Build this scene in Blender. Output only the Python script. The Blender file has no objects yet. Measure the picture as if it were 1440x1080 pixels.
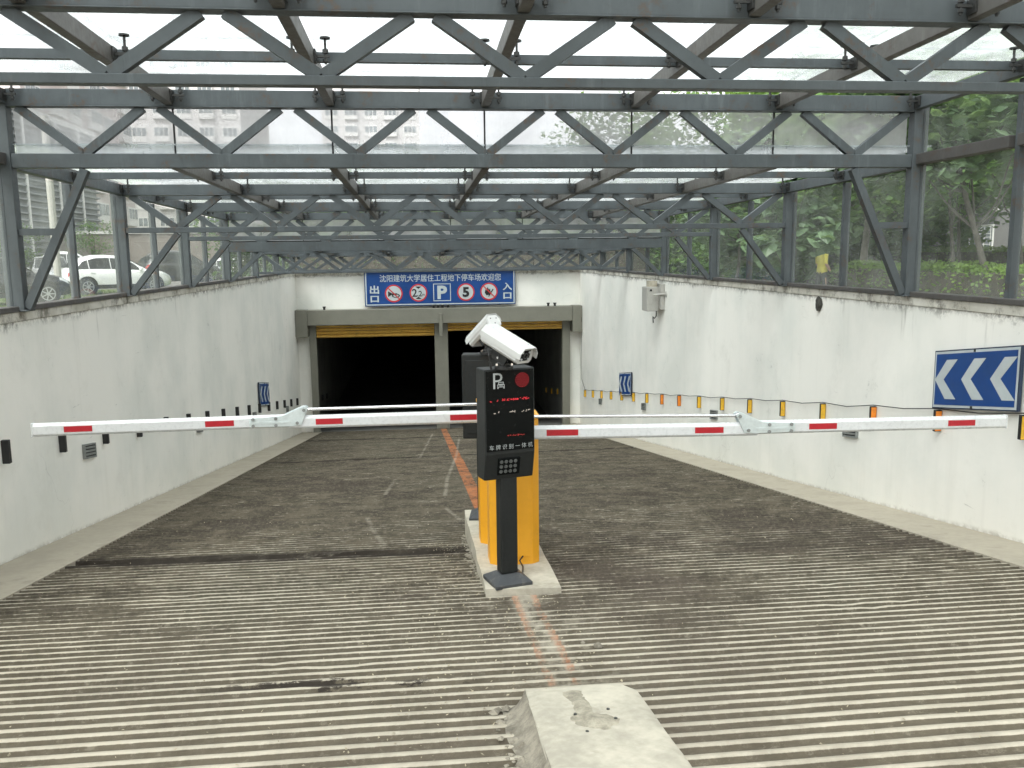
import bpy, bmesh, math, random
from mathutils import Vector, Matrix, Euler
R = math.radians
random.seed(7)
S = bpy.context.scene
COL = S.collection

# ------------------------------------------------------------------ camera, sky, sun, exposure
FO, YAW, PIT, ROLL = 1219.886, 0.10629, 0.14835, -0.01116
cam_d = bpy.data.cameras.new('camera'); cam = bpy.data.objects.new('camera', cam_d); COL.objects.link(cam)
f_ = Vector((math.sin(YAW)*math.cos(PIT), math.cos(YAW)*math.cos(PIT), -math.sin(PIT)))
r_ = Vector((math.cos(YAW), -math.sin(YAW), 0)); u_ = r_.cross(f_)
rr = r_*math.cos(ROLL)+u_*math.sin(ROLL); uu = u_*math.cos(ROLL)-r_*math.sin(ROLL)
cam.matrix_world = Matrix(((rr.x, uu.x, -f_.x, 0), (rr.y, uu.y, -f_.y, 0), (rr.z, uu.z, -f_.z, 0), (0, 0, 0, 1)))
cam_d.sensor_width = 36; cam_d.lens = 36*FO/1440; cam_d.clip_start = .05; cam_d.clip_end = 2000
S.camera = cam

SUN_EL, SUN_AZ = R(58), R(215)       # overcast: high soft sun, behind and left of the camera
W = bpy.data.worlds.new('World'); S.world = W; W.use_nodes = True
nt = W.node_tree; nt.nodes.clear()
sky = nt.nodes.new('ShaderNodeTexSky'); sky.sky_type = 'NISHITA'; sky.sun_disc = False
sky.sun_elevation = SUN_EL; sky.sun_rotation = SUN_AZ; sky.air_density = 1.0; sky.dust_density = 4.0; sky.ozone_density = 1.0
hs = nt.nodes.new('ShaderNodeHueSaturation'); hs.inputs['Saturation'].default_value = .06
bg = nt.nodes.new('ShaderNodeBackground'); bg.inputs['Strength'].default_value = .15
wo = nt.nodes.new('ShaderNodeOutputWorld')
nt.links.new(sky.outputs[0], hs.inputs['Color']); nt.links.new(hs.outputs[0], bg.inputs['Color']); nt.links.new(bg.outputs[0], wo.inputs['Surface'])
sd = bpy.data.lights.new('sun', 'SUN'); sd.energy = 1.2; sd.angle = R(35); sd.color = (1, .95, .87)
so = bpy.data.objects.new('sun', sd); COL.objects.link(so)
sdir = Vector((math.sin(SUN_AZ)*math.cos(SUN_EL), math.cos(SUN_AZ)*math.cos(SUN_EL), math.sin(SUN_EL)))
so.rotation_euler = sdir.to_track_quat('Z', 'Y').to_euler(); so.location = (0, -20, 40)
S.view_settings.view_transform = 'Standard'; S.view_settings.look = 'None'; S.view_settings.gamma = 1
S.view_settings.use_curve_mapping = False; S.view_settings.exposure = 1.58
S.render.engine = 'CYCLES'
cy = S.cycles; cy.max_bounces = 10; cy.diffuse_bounces = 4; cy.glossy_bounces = 4; cy.transmission_bounces = 8
cy.transparent_max_bounces = 40; cy.use_denoising = True; cy.caustics_reflective = False; cy.caustics_refractive = False

# ------------------------------------------------------------------ dimensions of the place (metres, camera at the origin)
XL, XR, YA, BAY, YE = -3.587, 4.913, 8.32, 2.9325, 26.236
KL, KR = -2.997, 4.338
SL = .1435
ZT = -.463                # top of the ramp walls
ZG = -1.46                 # ground level round the ramp
def rz(y): return -1.5-SL*y
def FY(k): return YA+k*BAY

# ------------------------------------------------------------------ node helpers
class NT:
    def __init__(s, name):
        s.m = bpy.data.materials.new(name); s.m.use_nodes = True; s.t = s.m.node_tree; s.t.nodes.clear()
        s.out = s.t.nodes.new('ShaderNodeOutputMaterial')
    def n(s, typ, **kw):
        nd = s.t.nodes.new(typ)
        for k, v in kw.items(): setattr(nd, k, v)
        return nd
    def put(s, sock, v):
        if isinstance(v, bpy.types.NodeSocket): s.t.links.new(v, sock)
        elif v is not None:
            if sock.type == 'RGBA' and not hasattr(v, '__len__'): v = (v, v, v, 1)
            elif sock.type == 'RGBA' and len(v) == 3: v = (*v, 1)
            sock.default_value = v
    def mth(s, op, a, b=None, clamp=False):
        nd = s.n('ShaderNodeMath', operation=op, use_clamp=clamp); s.put(nd.inputs[0], a)
        if b is not None: s.put(nd.inputs[1], b)
        return nd.outputs[0]
    def add(s, a, b): return s.mth('ADD', a, b)
    def sub(s, a, b): return s.mth('SUBTRACT', a, b)
    def mul(s, a, b): return s.mth('MULTIPLY', a, b)
    def sm(s, x, a, b, lo=0., hi=1.):
        nd = s.n('ShaderNodeMapRange', interpolation_type='SMOOTHSTEP')
        s.put(nd.inputs[0], x); s.put(nd.inputs[1], a); s.put(nd.inputs[2], b); s.put(nd.inputs[3], lo); s.put(nd.inputs[4], hi)
        return nd.outputs[0]
    def mix(s, f, a, b, mode='MIX'):
        nd = s.n('ShaderNodeMix', data_type='RGBA', blend_type=mode); s.put(nd.inputs[0], f); s.put(nd.inputs[6], a); s.put(nd.inputs[7], b)
        return nd.outputs[2]
    def pos(s):
        if not hasattr(s, '_p'): s._p = s.n('ShaderNodeNewGeometry').outputs['Position']
        return s._p
    def obj(s):
        if not hasattr(s, '_o'): s._o = s.n('ShaderNodeTexCoord').outputs['Object']
        return s._o
    def xyz(s, v=None):
        nd = s.n('ShaderNodeSeparateXYZ'); s.put(nd.inputs[0], v or s.pos()); return nd.outputs
    def noise(s, v, sc, det=4, rough=.6, stretch=None):
        if stretch:
            mp = s.n('ShaderNodeVectorMath', operation='MULTIPLY'); s.put(mp.inputs[0], v); mp.inputs[1].default_value = stretch; v = mp.outputs[0]
        nd = s.n('ShaderNodeTexNoise'); s.put(nd.inputs['Vector'], v); nd.inputs['Scale'].default_value = sc
        nd.inputs['Detail'].default_value = det; nd.inputs['Roughness'].default_value = rough
        return nd.outputs[0]
    def bsdf(s, col, rough=.6, metal=0., bump=None, bs=.3, bd=.01, spec=.5, emit=None, es=1., coat=0.):
        nd = s.n('ShaderNodeBsdfPrincipled'); s.put(nd.inputs['Base Color'], col); s.put(nd.inputs['Roughness'], rough)
        nd.inputs['Metallic'].default_value = metal; nd.inputs['Specular IOR Level'].default_value = spec
        nd.inputs['Coat Weight'].default_value = coat
        if emit is not None: s.put(nd.inputs['Emission Color'], emit); nd.inputs['Emission Strength'].default_value = es
        if bump is not None:
            b = s.n('ShaderNodeBump'); b.inputs['Strength'].default_value = bs; b.inputs['Distance'].default_value = bd
            s.put(b.inputs['Height'], bump); s.t.links.new(b.outputs[0], nd.inputs['Normal'])
        return nd.outputs[0]
    def done(s, shader): s.t.links.new(shader, s.out.inputs['Surface']); return s.m

def plain(name, col, rough=.55, metal=0., var=.18, sc=6., bump=.0, dirt=None, dsc=3., damt=.5, spec=.5, coat=0.):
    t = NT(name); p = t.pos()
    n1 = t.noise(p, sc, 5); n2 = t.noise(p, sc*7, 3)
    v = t.add(t.mul(n1, .7), t.mul(n2, .3))
    c = t.mix(t.sm(v, .3, .7), [x*(1-var) for x in col], [min(1, x*(1+var)) for x in col])
    if dirt is not None:
        d = t.mul(t.sm(t.noise(p, dsc, 8, .7), .52, .72), damt)
        c = t.mix(d, c, dirt)
    return t.done(t.bsdf(c, t.sm(n2, .2, .8, rough-.08, rough+.08), metal, v if bump else None, bump, .01, spec, coat=coat))

M = {}
def wall_mat(name, base, wallz=True, streak=.6):
    t = NT(name); p = t.pos(); X, Y, Z = t.xyz()
    big = t.noise(p, .55, 5, .6); fine = t.noise(p, 9, 5, .65)
    st = t.noise(p, 1., 5, .7, (2.6, 2.6, .16)); st2 = t.noise(p, 1., 4, .6, (7, 7, .5))
    c = t.mix(t.sm(big, .38, .66), base, [base[0]*.88, base[1]*.9, base[2]*.9])
    c = t.mix(t.mul(t.sm(st, .5, .74), .12*streak), c, (.36, .37, .34))
    c = t.mix(t.mul(t.sm(st2, .56, .8), .12*streak), c, (.40, .39, .34))
    pat = t.noise(p, 1.6, 7, .72)
    c = t.mix(t.mul(t.sm(pat, .54, .7), .15), c, (.52, .50, .45))
    vo = t.n('ShaderNodeTexVoronoi', feature='DISTANCE_TO_EDGE'); vo.inputs['Scale'].default_value = .7
    wv = t.n('ShaderNodeVectorMath', operation='ADD'); t.put(wv.inputs[0], p); nc = t.n('ShaderNodeTexNoise'); nc.inputs['Scale'].default_value = 1.8; nc.inputs['Detail'].default_value = 6; t.put(nc.inputs['Vector'], p); t.put(wv.inputs[1], nc.outputs['Color']); t.put(vo.inputs['Vector'], wv.outputs[0])
    c = t.mix(t.mul(t.mul(t.sm(vo.outputs['Distance'], .0, .007, 1., 0.), t.sm(big, .53, .62)), .25), c, (.34, .33, .30))
    scr = t.noise(p, 1., 3, .5, (1., 2.2, 38)); c = t.mix(t.mul(t.mul(t.sm(scr, .70, .76), t.sm(pat, .5, .6)), .5), c, (.30, .29, .27))
    # scuffs
    sc = t.mul(t.sm(t.noise(p, 2.2, 9, .75), .62, .7), t.sm(t.noise(p, 14, 3, .7), .5, .6))
    c = t.mix(t.mul(sc, .4), c, (.22, .21, .19))
    if wallz:
        h = t.sub(ZT, Z)             # depth below the wall top
        run = t.noise(p, 1., 6, .75, (1.4, 1.4, 1.1)); run2 = t.noise(p, 11, 6, .75)
        top = t.mul(t.sm(t.sub(h, t.mul(run, .28)), -.10, .04, 1., 0.), t.sm(run2, .40, .58))
        c = t.mix(t.mul(top, .85), c, (.075, .068, .055))
        drip = t.mul(t.sm(h, .0, .55, 1., 0.), t.sm(t.noise(p, 1., 5, .75, (9, 9, .5)), .60, .74))
        c = t.mix(t.mul(drip, .55), c, (.14, .12, .095))
        b = t.add(Z, t.add(t.mul(Y, SL), 1.5))   # height above the ramp
        foot = t.mul(t.sm(t.sub(b, t.mul(run, .12)), -.07, .0, 1., 0.), t.sm(run2, .36, .56))
        c = t.mix(t.mul(foot, .7), c, (.26, .22, .16))
        dusty = t.sm(t.sub(b, t.mul(st2, .5)), -.2, .5, 1., 0.)
        c = t.mix(t.mul(dusty, .12), c, (.56, .50, .40))
    return t.done(t.bsdf(c, .82, 0, t.add(t.mul(fine, .6), t.mul(big, 1.2)), .22, .02, .25))
M['wall'] = wall_mat('white_wall_paint', (.87, .85, .795))
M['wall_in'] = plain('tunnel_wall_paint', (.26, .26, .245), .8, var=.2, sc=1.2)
M['coping'] = (lambda t: t.done(t.bsdf(t.mix(t.mul(t.sm(t.noise(t.pos(), 3.2, 9, .78), .47, .62), .75), t.mix(t.sm(t.noise(t.pos(), 1.2, 4), .4, .6), (.66, .64, .58), (.50, .48, .42)), (.10, .085, .065)), .85, 0, t.noise(t.pos(), 25, 4), .3, .01, .2)))(NT('weathered_coping'))
M['kerb'] = plain('smooth_kerb_concrete', (.385, .345, .275), .85, var=.14, sc=2.2, bump=.25, dirt=(.20, .18, .145), dsc=2.2, damt=.6, spec=.25)
M['block'] = plain('pale_block_concrete', (.44, .405, .33), .9, var=.24, sc=3.2, bump=.5, dirt=(.23, .205, .16), dsc=2.6, damt=.75, spec=.2)
M['mortar'] = plain('grey_mortar', (.33, .30, .235), .95, var=.3, sc=20, bump=.8, dirt=(.17, .15, .115), dsc=14, damt=.7, spec=.2)
M['rough'] = plain('rough_mortar', (.25, .225, .18), .95, var=.35, sc=14, bump=.8, dirt=(.12, .105, .085), dsc=9, damt=.8, spec=.2)

def steel(name, col, rust):
    t = NT(name); p = t.pos()
    a = t.noise(p, 3.5, 6, .65); b = t.noise(p, 22, 4, .7); st = t.noise(p, 1., 5, .7, (9, 9, 1.2))
    c = t.mix(t.sm(a, .35, .68), col, [x*.8 for x in col])
    c = t.mix(t.mul(t.sm(st, .53, .72), .5), c, [x*1.55 for x in col])
    c = t.mix(t.mul(t.sm(t.noise(p, 1., 5, .75, (14, 14, 1.6)), .58, .74), .45), c, [x*.45 for x in col])
    c = t.mix(t.mul(t.mul(t.sm(a, .53, .66), t.sm(b, .45, .6)), rust), c, (.09, .06, .042))
    return t.done(t.bsdf(c, t.sm(b, .2, .8, .42, .62), 0, b, .12, .004, .4))
M['steel'] = steel('grey_blue_steel_paint', (.078, .090, .096), .8)
M['steel_warm'] = steel('dusty_rafter_paint', (.105, .10, .092), .7)
M['steel_rust'] = steel('rusty_rail_paint', (.085, .08, .076), 1.0)
M['fixing'] = plain('dark_fixing_steel', (.045, .045, .043), .5, .4, var=.3, sc=30)
M['roof_dirt'] = plain('dry_roof_debris', (.16, .145, .12), .9, var=.3, sc=20)
M['seal'] = plain('black_sealant', (.02, .02, .02), .7, var=.3, sc=20)

def glass(name, dust, dcol, tint, nsc=.9, contrast=.5, thru=.55):
    t = NT(name); p = t.pos()
    d = t.add(t.mul(t.noise(p, nsc, 6, .65), .7), t.mul(t.noise(p, 1., 4, .6, (5, 5, .7)), .3))
    f = t.sm(d, .32, .68, dust*(1-contrast), dust*(1+contrast))
    tr = t.n('ShaderNodeBsdfTransparent'); t.put(tr.inputs[0], tint)
    di = t.n('ShaderNodeBsdfDiffuse'); t.put(di.inputs[0], dcol)
    tl = t.n('ShaderNodeBsdfTranslucent'); t.put(tl.inputs[0], dcol)
    gl = t.n('ShaderNodeBsdfGlossy'); gl.inputs['Roughness'].default_value = .03
    m1 = t.n('ShaderNodeMixShader'); m1.inputs[0].default_value = thru; t.put(m1.inputs[1], di.outputs[0]); t.put(m1.inputs[2], tl.outputs[0])
    m2 = t.n('ShaderNodeMixShader'); t.put(m2.inputs[0], f); t.put(m2.inputs[1], tr.outputs[0]); t.put(m2.inputs[2], m1.outputs[0])
    fr = t.n('ShaderNodeLayerWeight'); fr.inputs['Blend'].default_value = .5; fw = t.add(.02, t.mul(t.mth('POWER', fr.outputs['Facing'], 5.), .6))
    m3 = t.n('ShaderNodeMixShader'); t.put(m3.inputs[0], fw); t.put(m3.inputs[1], m2.outputs[0]); t.put(m3.inputs[2], gl.outputs[0])
    return t.done(m3.outputs[0])
M['glass_roof'] = glass('dusty_roof_glass', .30, (.90, .94, .95), (.84, .875, .88), contrast=.5, thru=.88)
M['glass_wall'] = glass('side_wall_glass', .08, (.72, .76, .72), (.955, .975, .96), contrast=.7)
M['glass_step'] = glass('hazy_step_glass', .34, (.86, .86, .86), (.96, .97, .98), contrast=.3, thru=.75)

M['door_frame'] = plain('olive_grey_frame_paint', (.195, .19, .155), .6, var=.1, sc=2, bump=.1, dirt=(.15, .14, .11), dsc=2, damt=.35)
M['shutter'] = plain('yellow_shutter_paint', (.68, .42, .09), .5, var=.14, sc=3, dirt=(.25, .15, .04), dsc=5, damt=.5)
M['orange'] = plain('orange_powder_coat', (.78, .36, .018), .42, var=.05, sc=3, dirt=(.45, .22, .04), dsc=8, damt=.22)
M['graphite'] = plain('graphite_powder_coat', (.015, .0165, .016), .5, var=.15, sc=40, bump=.05, spec=.3)
M['graphite_light'] = plain('grey_plinth_paint', (.04, .043, .047), .5, var=.12, sc=20, dirt=(.2, .18, .15), dsc=14, damt=.3)
M['screen'] = plain('black_screen_glass', (.006, .007, .007), .22, var=.1, sc=4, spec=.1)
M['white_plastic'] = plain('white_housing', (.56, .56, .545), .35, var=.04, sc=6)
M['boom'] = plain('white_boom_paint', (.64, .65, .65), .3, var=.05, sc=5, dirt=(.5, .48, .44), dsc=1.5, damt=.12)
M['red'] = plain('red_reflective_film', (.42, .012, .022), .35, var=.12, sc=18)
M['zinc'] = plain('zinc_plate', (.62, .68, .68), .38, .35, var=.1, sc=10)
M['chrome'] = plain('bright_steel_rod', (.78, .78, .78), .18, .9, var=.05, sc=10)
M['black'] = plain('black_plastic', (.014, .014, .014), .5, var=.3, sc=12)
M['lens'] = plain('lens_glass', (.01, .01, .013), .05, var=.1, sc=4)
M['printwhite'] = plain('white_print', (.40, .42, .42), .5, var=.05, sc=9)
M['signwhite'] = plain('white_sign_film', (.48, .52, .53), .45, var=.06, sc=4)
M['signblue'] = plain('blue_sign_film', (.005, .052, .215), .35, var=.12, sc=1.7, dirt=(.008, .044, .14), dsc=2.5, damt=.4)
M['signred'] = plain('red_sign_film', (.52, .03, .035), .45, var=.05, sc=4)
M['signblack'] = plain('black_sign_print', (.012, .012, .012), .5, var=.1, sc=4)
M['signback'] = plain('dark_sign_edge', (.02, .035, .07), .5, var=.2, sc=6)
M['yellow'] = plain('yellow_reflector', (.74, .43, .03), .5, var=.16, sc=17, dirt=(.35, .22, .05), dsc=9, damt=.5)
M['orange_refl'] = plain('orange_reflector', (.80, .24, .02), .5, var=.14, sc=17, dirt=(.35, .15, .04), dsc=9, damt=.4)
M['greybox'] = plain('grey_box_metal', (.40, .39, .36), .55, var=.1, sc=6, dirt=(.25, .22, .18), dsc=6, damt=.5)
M['lamp_grey'] = plain('grey_lamp_housing', (.22, .23, .22), .5, var=.15, sc=20)
def emis(name, col, st):
    t = NT(name); return t.done(t.bsdf((.05, .01, .01), .4, emit=col, es=st))
M['led'] = emis('red_led', (1, .03, .05), .30)
M['led_dim'] = emis('red_led_dim', (1, .06, .05), .16)
M['led_white'] = emis('white_led', (1, .95, .8), .22)
M['led_fill'] = plain('fill_light_led', (.10, .105, .10), .35, var=.3, sc=60)

# ramp surface
def ramp_mat():
    t = NT('ribbed_ramp_concrete'); p = t.pos(); X, Y, Z = t.xyz()
    at = t.n('ShaderNodeAttribute', attribute_name='ridge').outputs['Fac']
    big = t.noise(p, .5, 6, .7); mid = t.noise(p, 2.6, 8, .75); fine = t.noise(p, 24, 6, .8)
    chip = t.noise(p, 1., 6, .75, (4.5, 9.8, 9.8)); st = t.noise(p, 1., 6, .75, (1.6, 13, 13)); st2 = t.noise(p, 1., 5, .8, (5, 40, 40))
    # groove: packed dirt, brown to greenish, grit and silt
    g = t.mix(t.sm(mid, .34, .66), (.054, .046, .033), (.112, .096, .070))
    g = t.mix(t.mul(t.sm(big, .5, .64), .5), g, (.062, .058, .041))
    g = t.mix(t.mul(t.sm(big, .46, .34), .45), g, (.08, .06, .051))
    g = t.mix(t.mul(t.sm(fine, .48, .64), .45), g, (.165, .142, .108))
    g = t.mix(t.mul(t.sm(fine, .64, .72), .7), g, (.38, .34, .27))
    g = t.mix(t.mul(t.sm(t.add(t.mul(chip, .6), t.mul(fine, .4)), .55, .63), t.sm(Y, 3.2, 8., .55, .15)), g, (.27, .24, .19))
    g = t.mix(t.sm(t.add(Y, t.mul(t.sub(mid, .5), 3.)), 6.2, 2.8, 0., .40), g, (.165, .138, .098))
    # ridge: bare worn concrete by the entrance, broken into dashes further down
    rg = t.mix(t.sm(mid, .3, .7), (.40, .358, .285), (.50, .452, .365))
    rg = t.mix(t.sm(fine, .5, .75), rg, (.53, .48, .39))
    rgd = t.mix(t.sm(chip, .4, .65), (.15, .13, .10), (.34, .305, .25))
    rg = t.mix(t.sm(t.add(Y, t.mul(t.sub(big, .5), 6.)), 5.5, 9.), rg, rgd)
    edge = t.add(t.sm(Y, 2.8, 5.6, .58, .93), t.sm(Y, 6.0, 11., 0., .20))
    wob = t.add(t.mul(t.sub(chip, .5), .75), t.add(t.mul(t.sub(fine, .5), .45), t.mul(t.sub(big, .5), .75)))
    wob = t.mul(wob, t.sm(Y, 2.8, 7.5, .42, 1.05))
    k = t.sm(t.add(at, wob), t.sub(edge, .09), t.add(edge, .09))
    c = t.mix(k, g, rg)
    far = t.sm(Y, 6.5, 9.5)
    c = t.mix(t.mul(far, t.mul(t.sm(st2, .56, .66), t.sm(st, .44, .6))), c, (.29, .255, .205))
    c = t.mix(t.mul(far, t.mul(t.sm(st, .57, .7), .42)), c, (.21, .185, .145))
    oil = t.mul(t.sm(t.add(t.mul(big, .65), t.mul(mid, .35)), .52, .42), t.sm(Y, 4.5, 9.0, .15, .65))
    c = t.mix(oil, c, t.mix(t.sm(fine, .4, .7), (.040, .034, .026), (.10, .085, .066)))
    # mortar smears trodden out from the islands
    sx = t.mth('ABSOLUTE', t.sub(X, .72)); sm_ = t.mul(t.sm(t.add(sx, t.mul(t.sub(mid, .5), 1.2)), .0, .5, 1., 0.), t.mul(t.sm(Y, 3., 3.6), t.sm(Y, 6.8, 9., 1., 0.)))
    c = t.mix(t.mul(sm_, t.mul(t.sm(chip, .48, .62), .42)), c, (.33, .295, .235))
    # damp stain along the drain joints
    def joint(y0, x0, x1, w, slope=0.):
        dd = t.mth('ABSOLUTE', t.sub(t.add(Y, t.mul(X, slope)), y0))
        m = t.sm(t.add(dd, t.add(t.mul(t.sub(mid, .5), .22), t.mul(t.sub(chip, .5), .30))), w*.3, w, 1., 0.)
        return t.mul(m, t.mul(t.sm(X, x0-.3, x0+.3), t.sm(X, x1-.1, x1+.1, 1., 0.)))
    for a in ((7.28, -3.2, .45, .26, .055), (16.6, -3.2, 4.6, .16, -.1), (22.3, -3.2, 4.6, .2, .05), (4.07, -1.0, .2, .04, .04)):
        c = t.mix(t.mul(joint(*a), .9), c, (.026, .021, .017))
    # orange dividing line, worn through near the entrance
    ox = t.mth('ABSOLUTE', t.sub(X, t.add(.66, t.mul(t.sub(mid, .5), .05))))
    om = t.sm(ox, .078, .09, 1., 0.)
    worn = t.mul(t.sm(Y, 4.0, 9.5, .49, .46), 1.)
    om = t.mul(om, t.sm(t.add(t.mul(fine, .5), t.mul(mid, .5)), t.sub(worn, .06), t.add(worn, .07)))
    hol = t.mul(t.sm(ox, .03, .055, 1., 0.), t.sm(Y, 5.8, 6.2, 1., 0.))
    om = t.mul(om, t.sub(1., hol)); om = t.mul(om, t.sm(Y, 3.85, 3.95)); om = t.mul(om, t.sm(Y, 4.5, 8.5, .95, .92))
    om = t.mul(om, t.sm(st, .62, .5, .45, 1.))
    c = t.mix(t.mul(om, .88), c, t.mix(t.sm(mid, .3, .7), (.27, .095, .04), (.40, .15, .062)))
    dust = t.mul(t.sm(ox, .03, .13, 1., 0.), t.mul(t.sm(Y, 5.6, 5.9, 1., 0.), t.sm(mid, .4, .6)))
    c = t.mix(t.mul(dust, .6), c, (.42, .385, .31))
    # pale scraped lines
    def seg(a, b):
        ax, ay = a; bx, by = b; dx, dy = bx-ax, by-ay; L2 = dx*dx+dy*dy
        u = t.mth('MULTIPLY', t.add(t.mul(t.sub(X, ax), dx/L2), t.mul(t.sub(Y, ay), dy/L2)), 1., True)
        ex = t.sub(t.sub(X, ax), t.mul(u, dx)); ey = t.sub(t.sub(Y, ay), t.mul(u, dy))
        return t.mth('SQRT', t.add(t.mul(ex, ex), t.mul(ey, ey)))
    for a, b in (((.30, 23.7), (-.05, 16.4)), ((.93, 21.4), (.66, 16.6)), ((.66, 16.6), (.36, 12.7)), ((.36, 12.7), (.28, 10.9)),
                 ((.26, 9.75), (.44, 8.45)), ((-.62, 9.3), (-.48, 8.3)), ((-.48, 8.3), (-.35, 7.6)), ((-.42, 12.9), (-.5, 11.2))):
        d = t.add(seg(a, b), t.mul(t.sub(fine, .5), .05))
        c = t.mix(t.mul(t.sm(d, .008, .04, 1., 0.), t.mul(t.sm(mid, .35, .6), .34)), c, (.36, .32, .26))
    return t.done(t.bsdf(c, .92, 0, t.add(fine, chip), .7, .01, .2))
M['ramp'] = ramp_mat()

M['asphalt'] = plain('grey_paving', (.16, .155, .145), .9, var=.25, sc=1.5, bump=.3)
def ground_mat():
    t = NT('ground_soil_and_paving'); p = t.pos(); n = t.noise(p, .25, 6, .65); n2 = t.noise(p, 6, 6, .7)
    c = t.mix(t.sm(n2, .35, .65), (.12, .115, .10), (.20, .19, .165))
    c = t.mix(t.mul(t.sm(n, .45, .6), .6), c, (.07, .09, .035))
    return t.done(t.bsdf(c, .95, 0, n2, .4, .02, .2))
M['ground'] = ground_mat()
def leafmat(name, a, b, sc=1.1, tl=.5, gloss=.5):
    t = NT(name); p = t.pos(); n = t.noise(p, sc, 4, .6); n2 = t.noise(p, sc*9, 2)
    c = t.mix(t.sm(t.add(t.mul(n, .6), t.mul(n2, .4)), .32, .68), a, b)
    s1 = t.bsdf(c, gloss, 0, spec=.4)
    tr = t.n('ShaderNodeBsdfTranslucent'); t.put(tr.inputs[0], t.mix(.5, c, (.24, .36, .07)))
    m = t.n('ShaderNodeMixShader'); m.inputs[0].default_value = tl; t.put(m.inputs[1], s1); t.put(m.inputs[2], tr.outputs[0])
    return t.done(m.outputs[0])
M['leaf_dark'] = leafmat('dark_tree_leaves', (.045, .105, .034), (.12, .22, .075))
M['leaf_mid'] = leafmat('tree_leaves', (.07, .15, .042), (.17, .30, .085))
M['leaf_hedge_dark'] = leafmat('dark_hedge_leaves', (.03, .066, .03), (.075, .13, .06), 2.2)  # darker tone than the other hedges, for the one beyond the end wall
M['leaf_big'] = leafmat('broad_pale_leaves', (.10, .175, .09), (.24, .35, .21), gloss=.35)
M['leaf_hedge'] = leafmat('hedge_leaves', (.08, .16, .03), (.20, .31, .065), 2.5)
M['grass'] = leafmat('grass_blades', (.05, .085, .02), (.12, .17, .04), 2.)
M['bark'] = plain('grey_bark', (.115, .105, .09), .9, var=.35, sc=8, bump=.6)
M['bark_dark'] = plain('dark_bark', (.075, .066, .055), .9, var=.35, sc=8, bump=.6)
M['b_grey'] = plain('grey_render', (.20, .195, .20), .85, var=.1, sc=1, dirt=(.12, .12, .12), dsc=.5, damt=.4)
M['b_louvre'] = plain('louvre_grey', (.27, .29, .30), .6, var=.12, sc=.8)
M['b_pink'] = plain('pale_pink_render', (.60, .54, .52), .85, var=.08, sc=.3)
M['b_beige'] = plain('pale_tower_render', (.64, .63, .62), .85, var=.08, sc=.1)  # lightened so the far towers look faint; haze put into the colour
M['b_white'] = plain('white_window_frame', (.72, .72, .70), .5, var=.05, sc=2)
M['b_brown'] = plain('brown_grey_wall', (.20, .175, .155), .85, var=.14, sc=1)
M['win_dark'] = plain('dark_window_pane', (.07, .085, .10), .08, var=.3, sc=.6)
M['win_pale'] = plain('pale_window_pane', (.22, .25, .26), .12, var=.4, sc=.9)  # pale, low-contrast tone puts the towers' haze into the pane colour
M['car_white'] = plain('white_car_paint', (.76, .77, .78), .25, var=.02, sc=1, coat=.6)
M['car_silver'] = plain('silver_car_paint', (.38, .39, .40), .28, .4, var=.03, sc=1, coat=.6)
M['car_black'] = plain('black_car_paint', (.012, .012, .014), .18, var=.05, sc=1, coat=.6)
M['car_dark'] = plain('dark_grey_car_paint', (.06, .062, .066), .22, .2, var=.05, sc=1, coat=.6)
M['car_glass'] = plain('tinted_car_glass', (.018, .021, .022), .06, var=.1, sc=1)
M['tyre'] = plain('tyre_rubber', (.018, .018, .018), .8, var=.2, sc=20)
M['rim'] = plain('alloy_rim', (.42, .43, .44), .35, .6, var=.1, sc=20)
M['headlamp'] = plain('clear_lamp', (.55, .58, .60), .1, var=.1, sc=8)
M['taillamp'] = plain('red_lamp', (.33, .012, .012), .15, var=.1, sc=8)
M['shirt'] = plain('yellow_shirt', (.62, .56, .10), .9, var=.1, sc=9)
M['trousers'] = plain('dark_trousers', (.03, .032, .04), .9, var=.1, sc=9)
M['skin'] = plain('skin', (.42, .26, .19), .6, var=.06, sc=9)
M['hair'] = plain('black_hair', (.012, .011, .010), .6, var=.2, sc=40)
M['litter'] = plain('dry_litter', (.33, .285, .20), .9, var=.5, sc=30)

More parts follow.
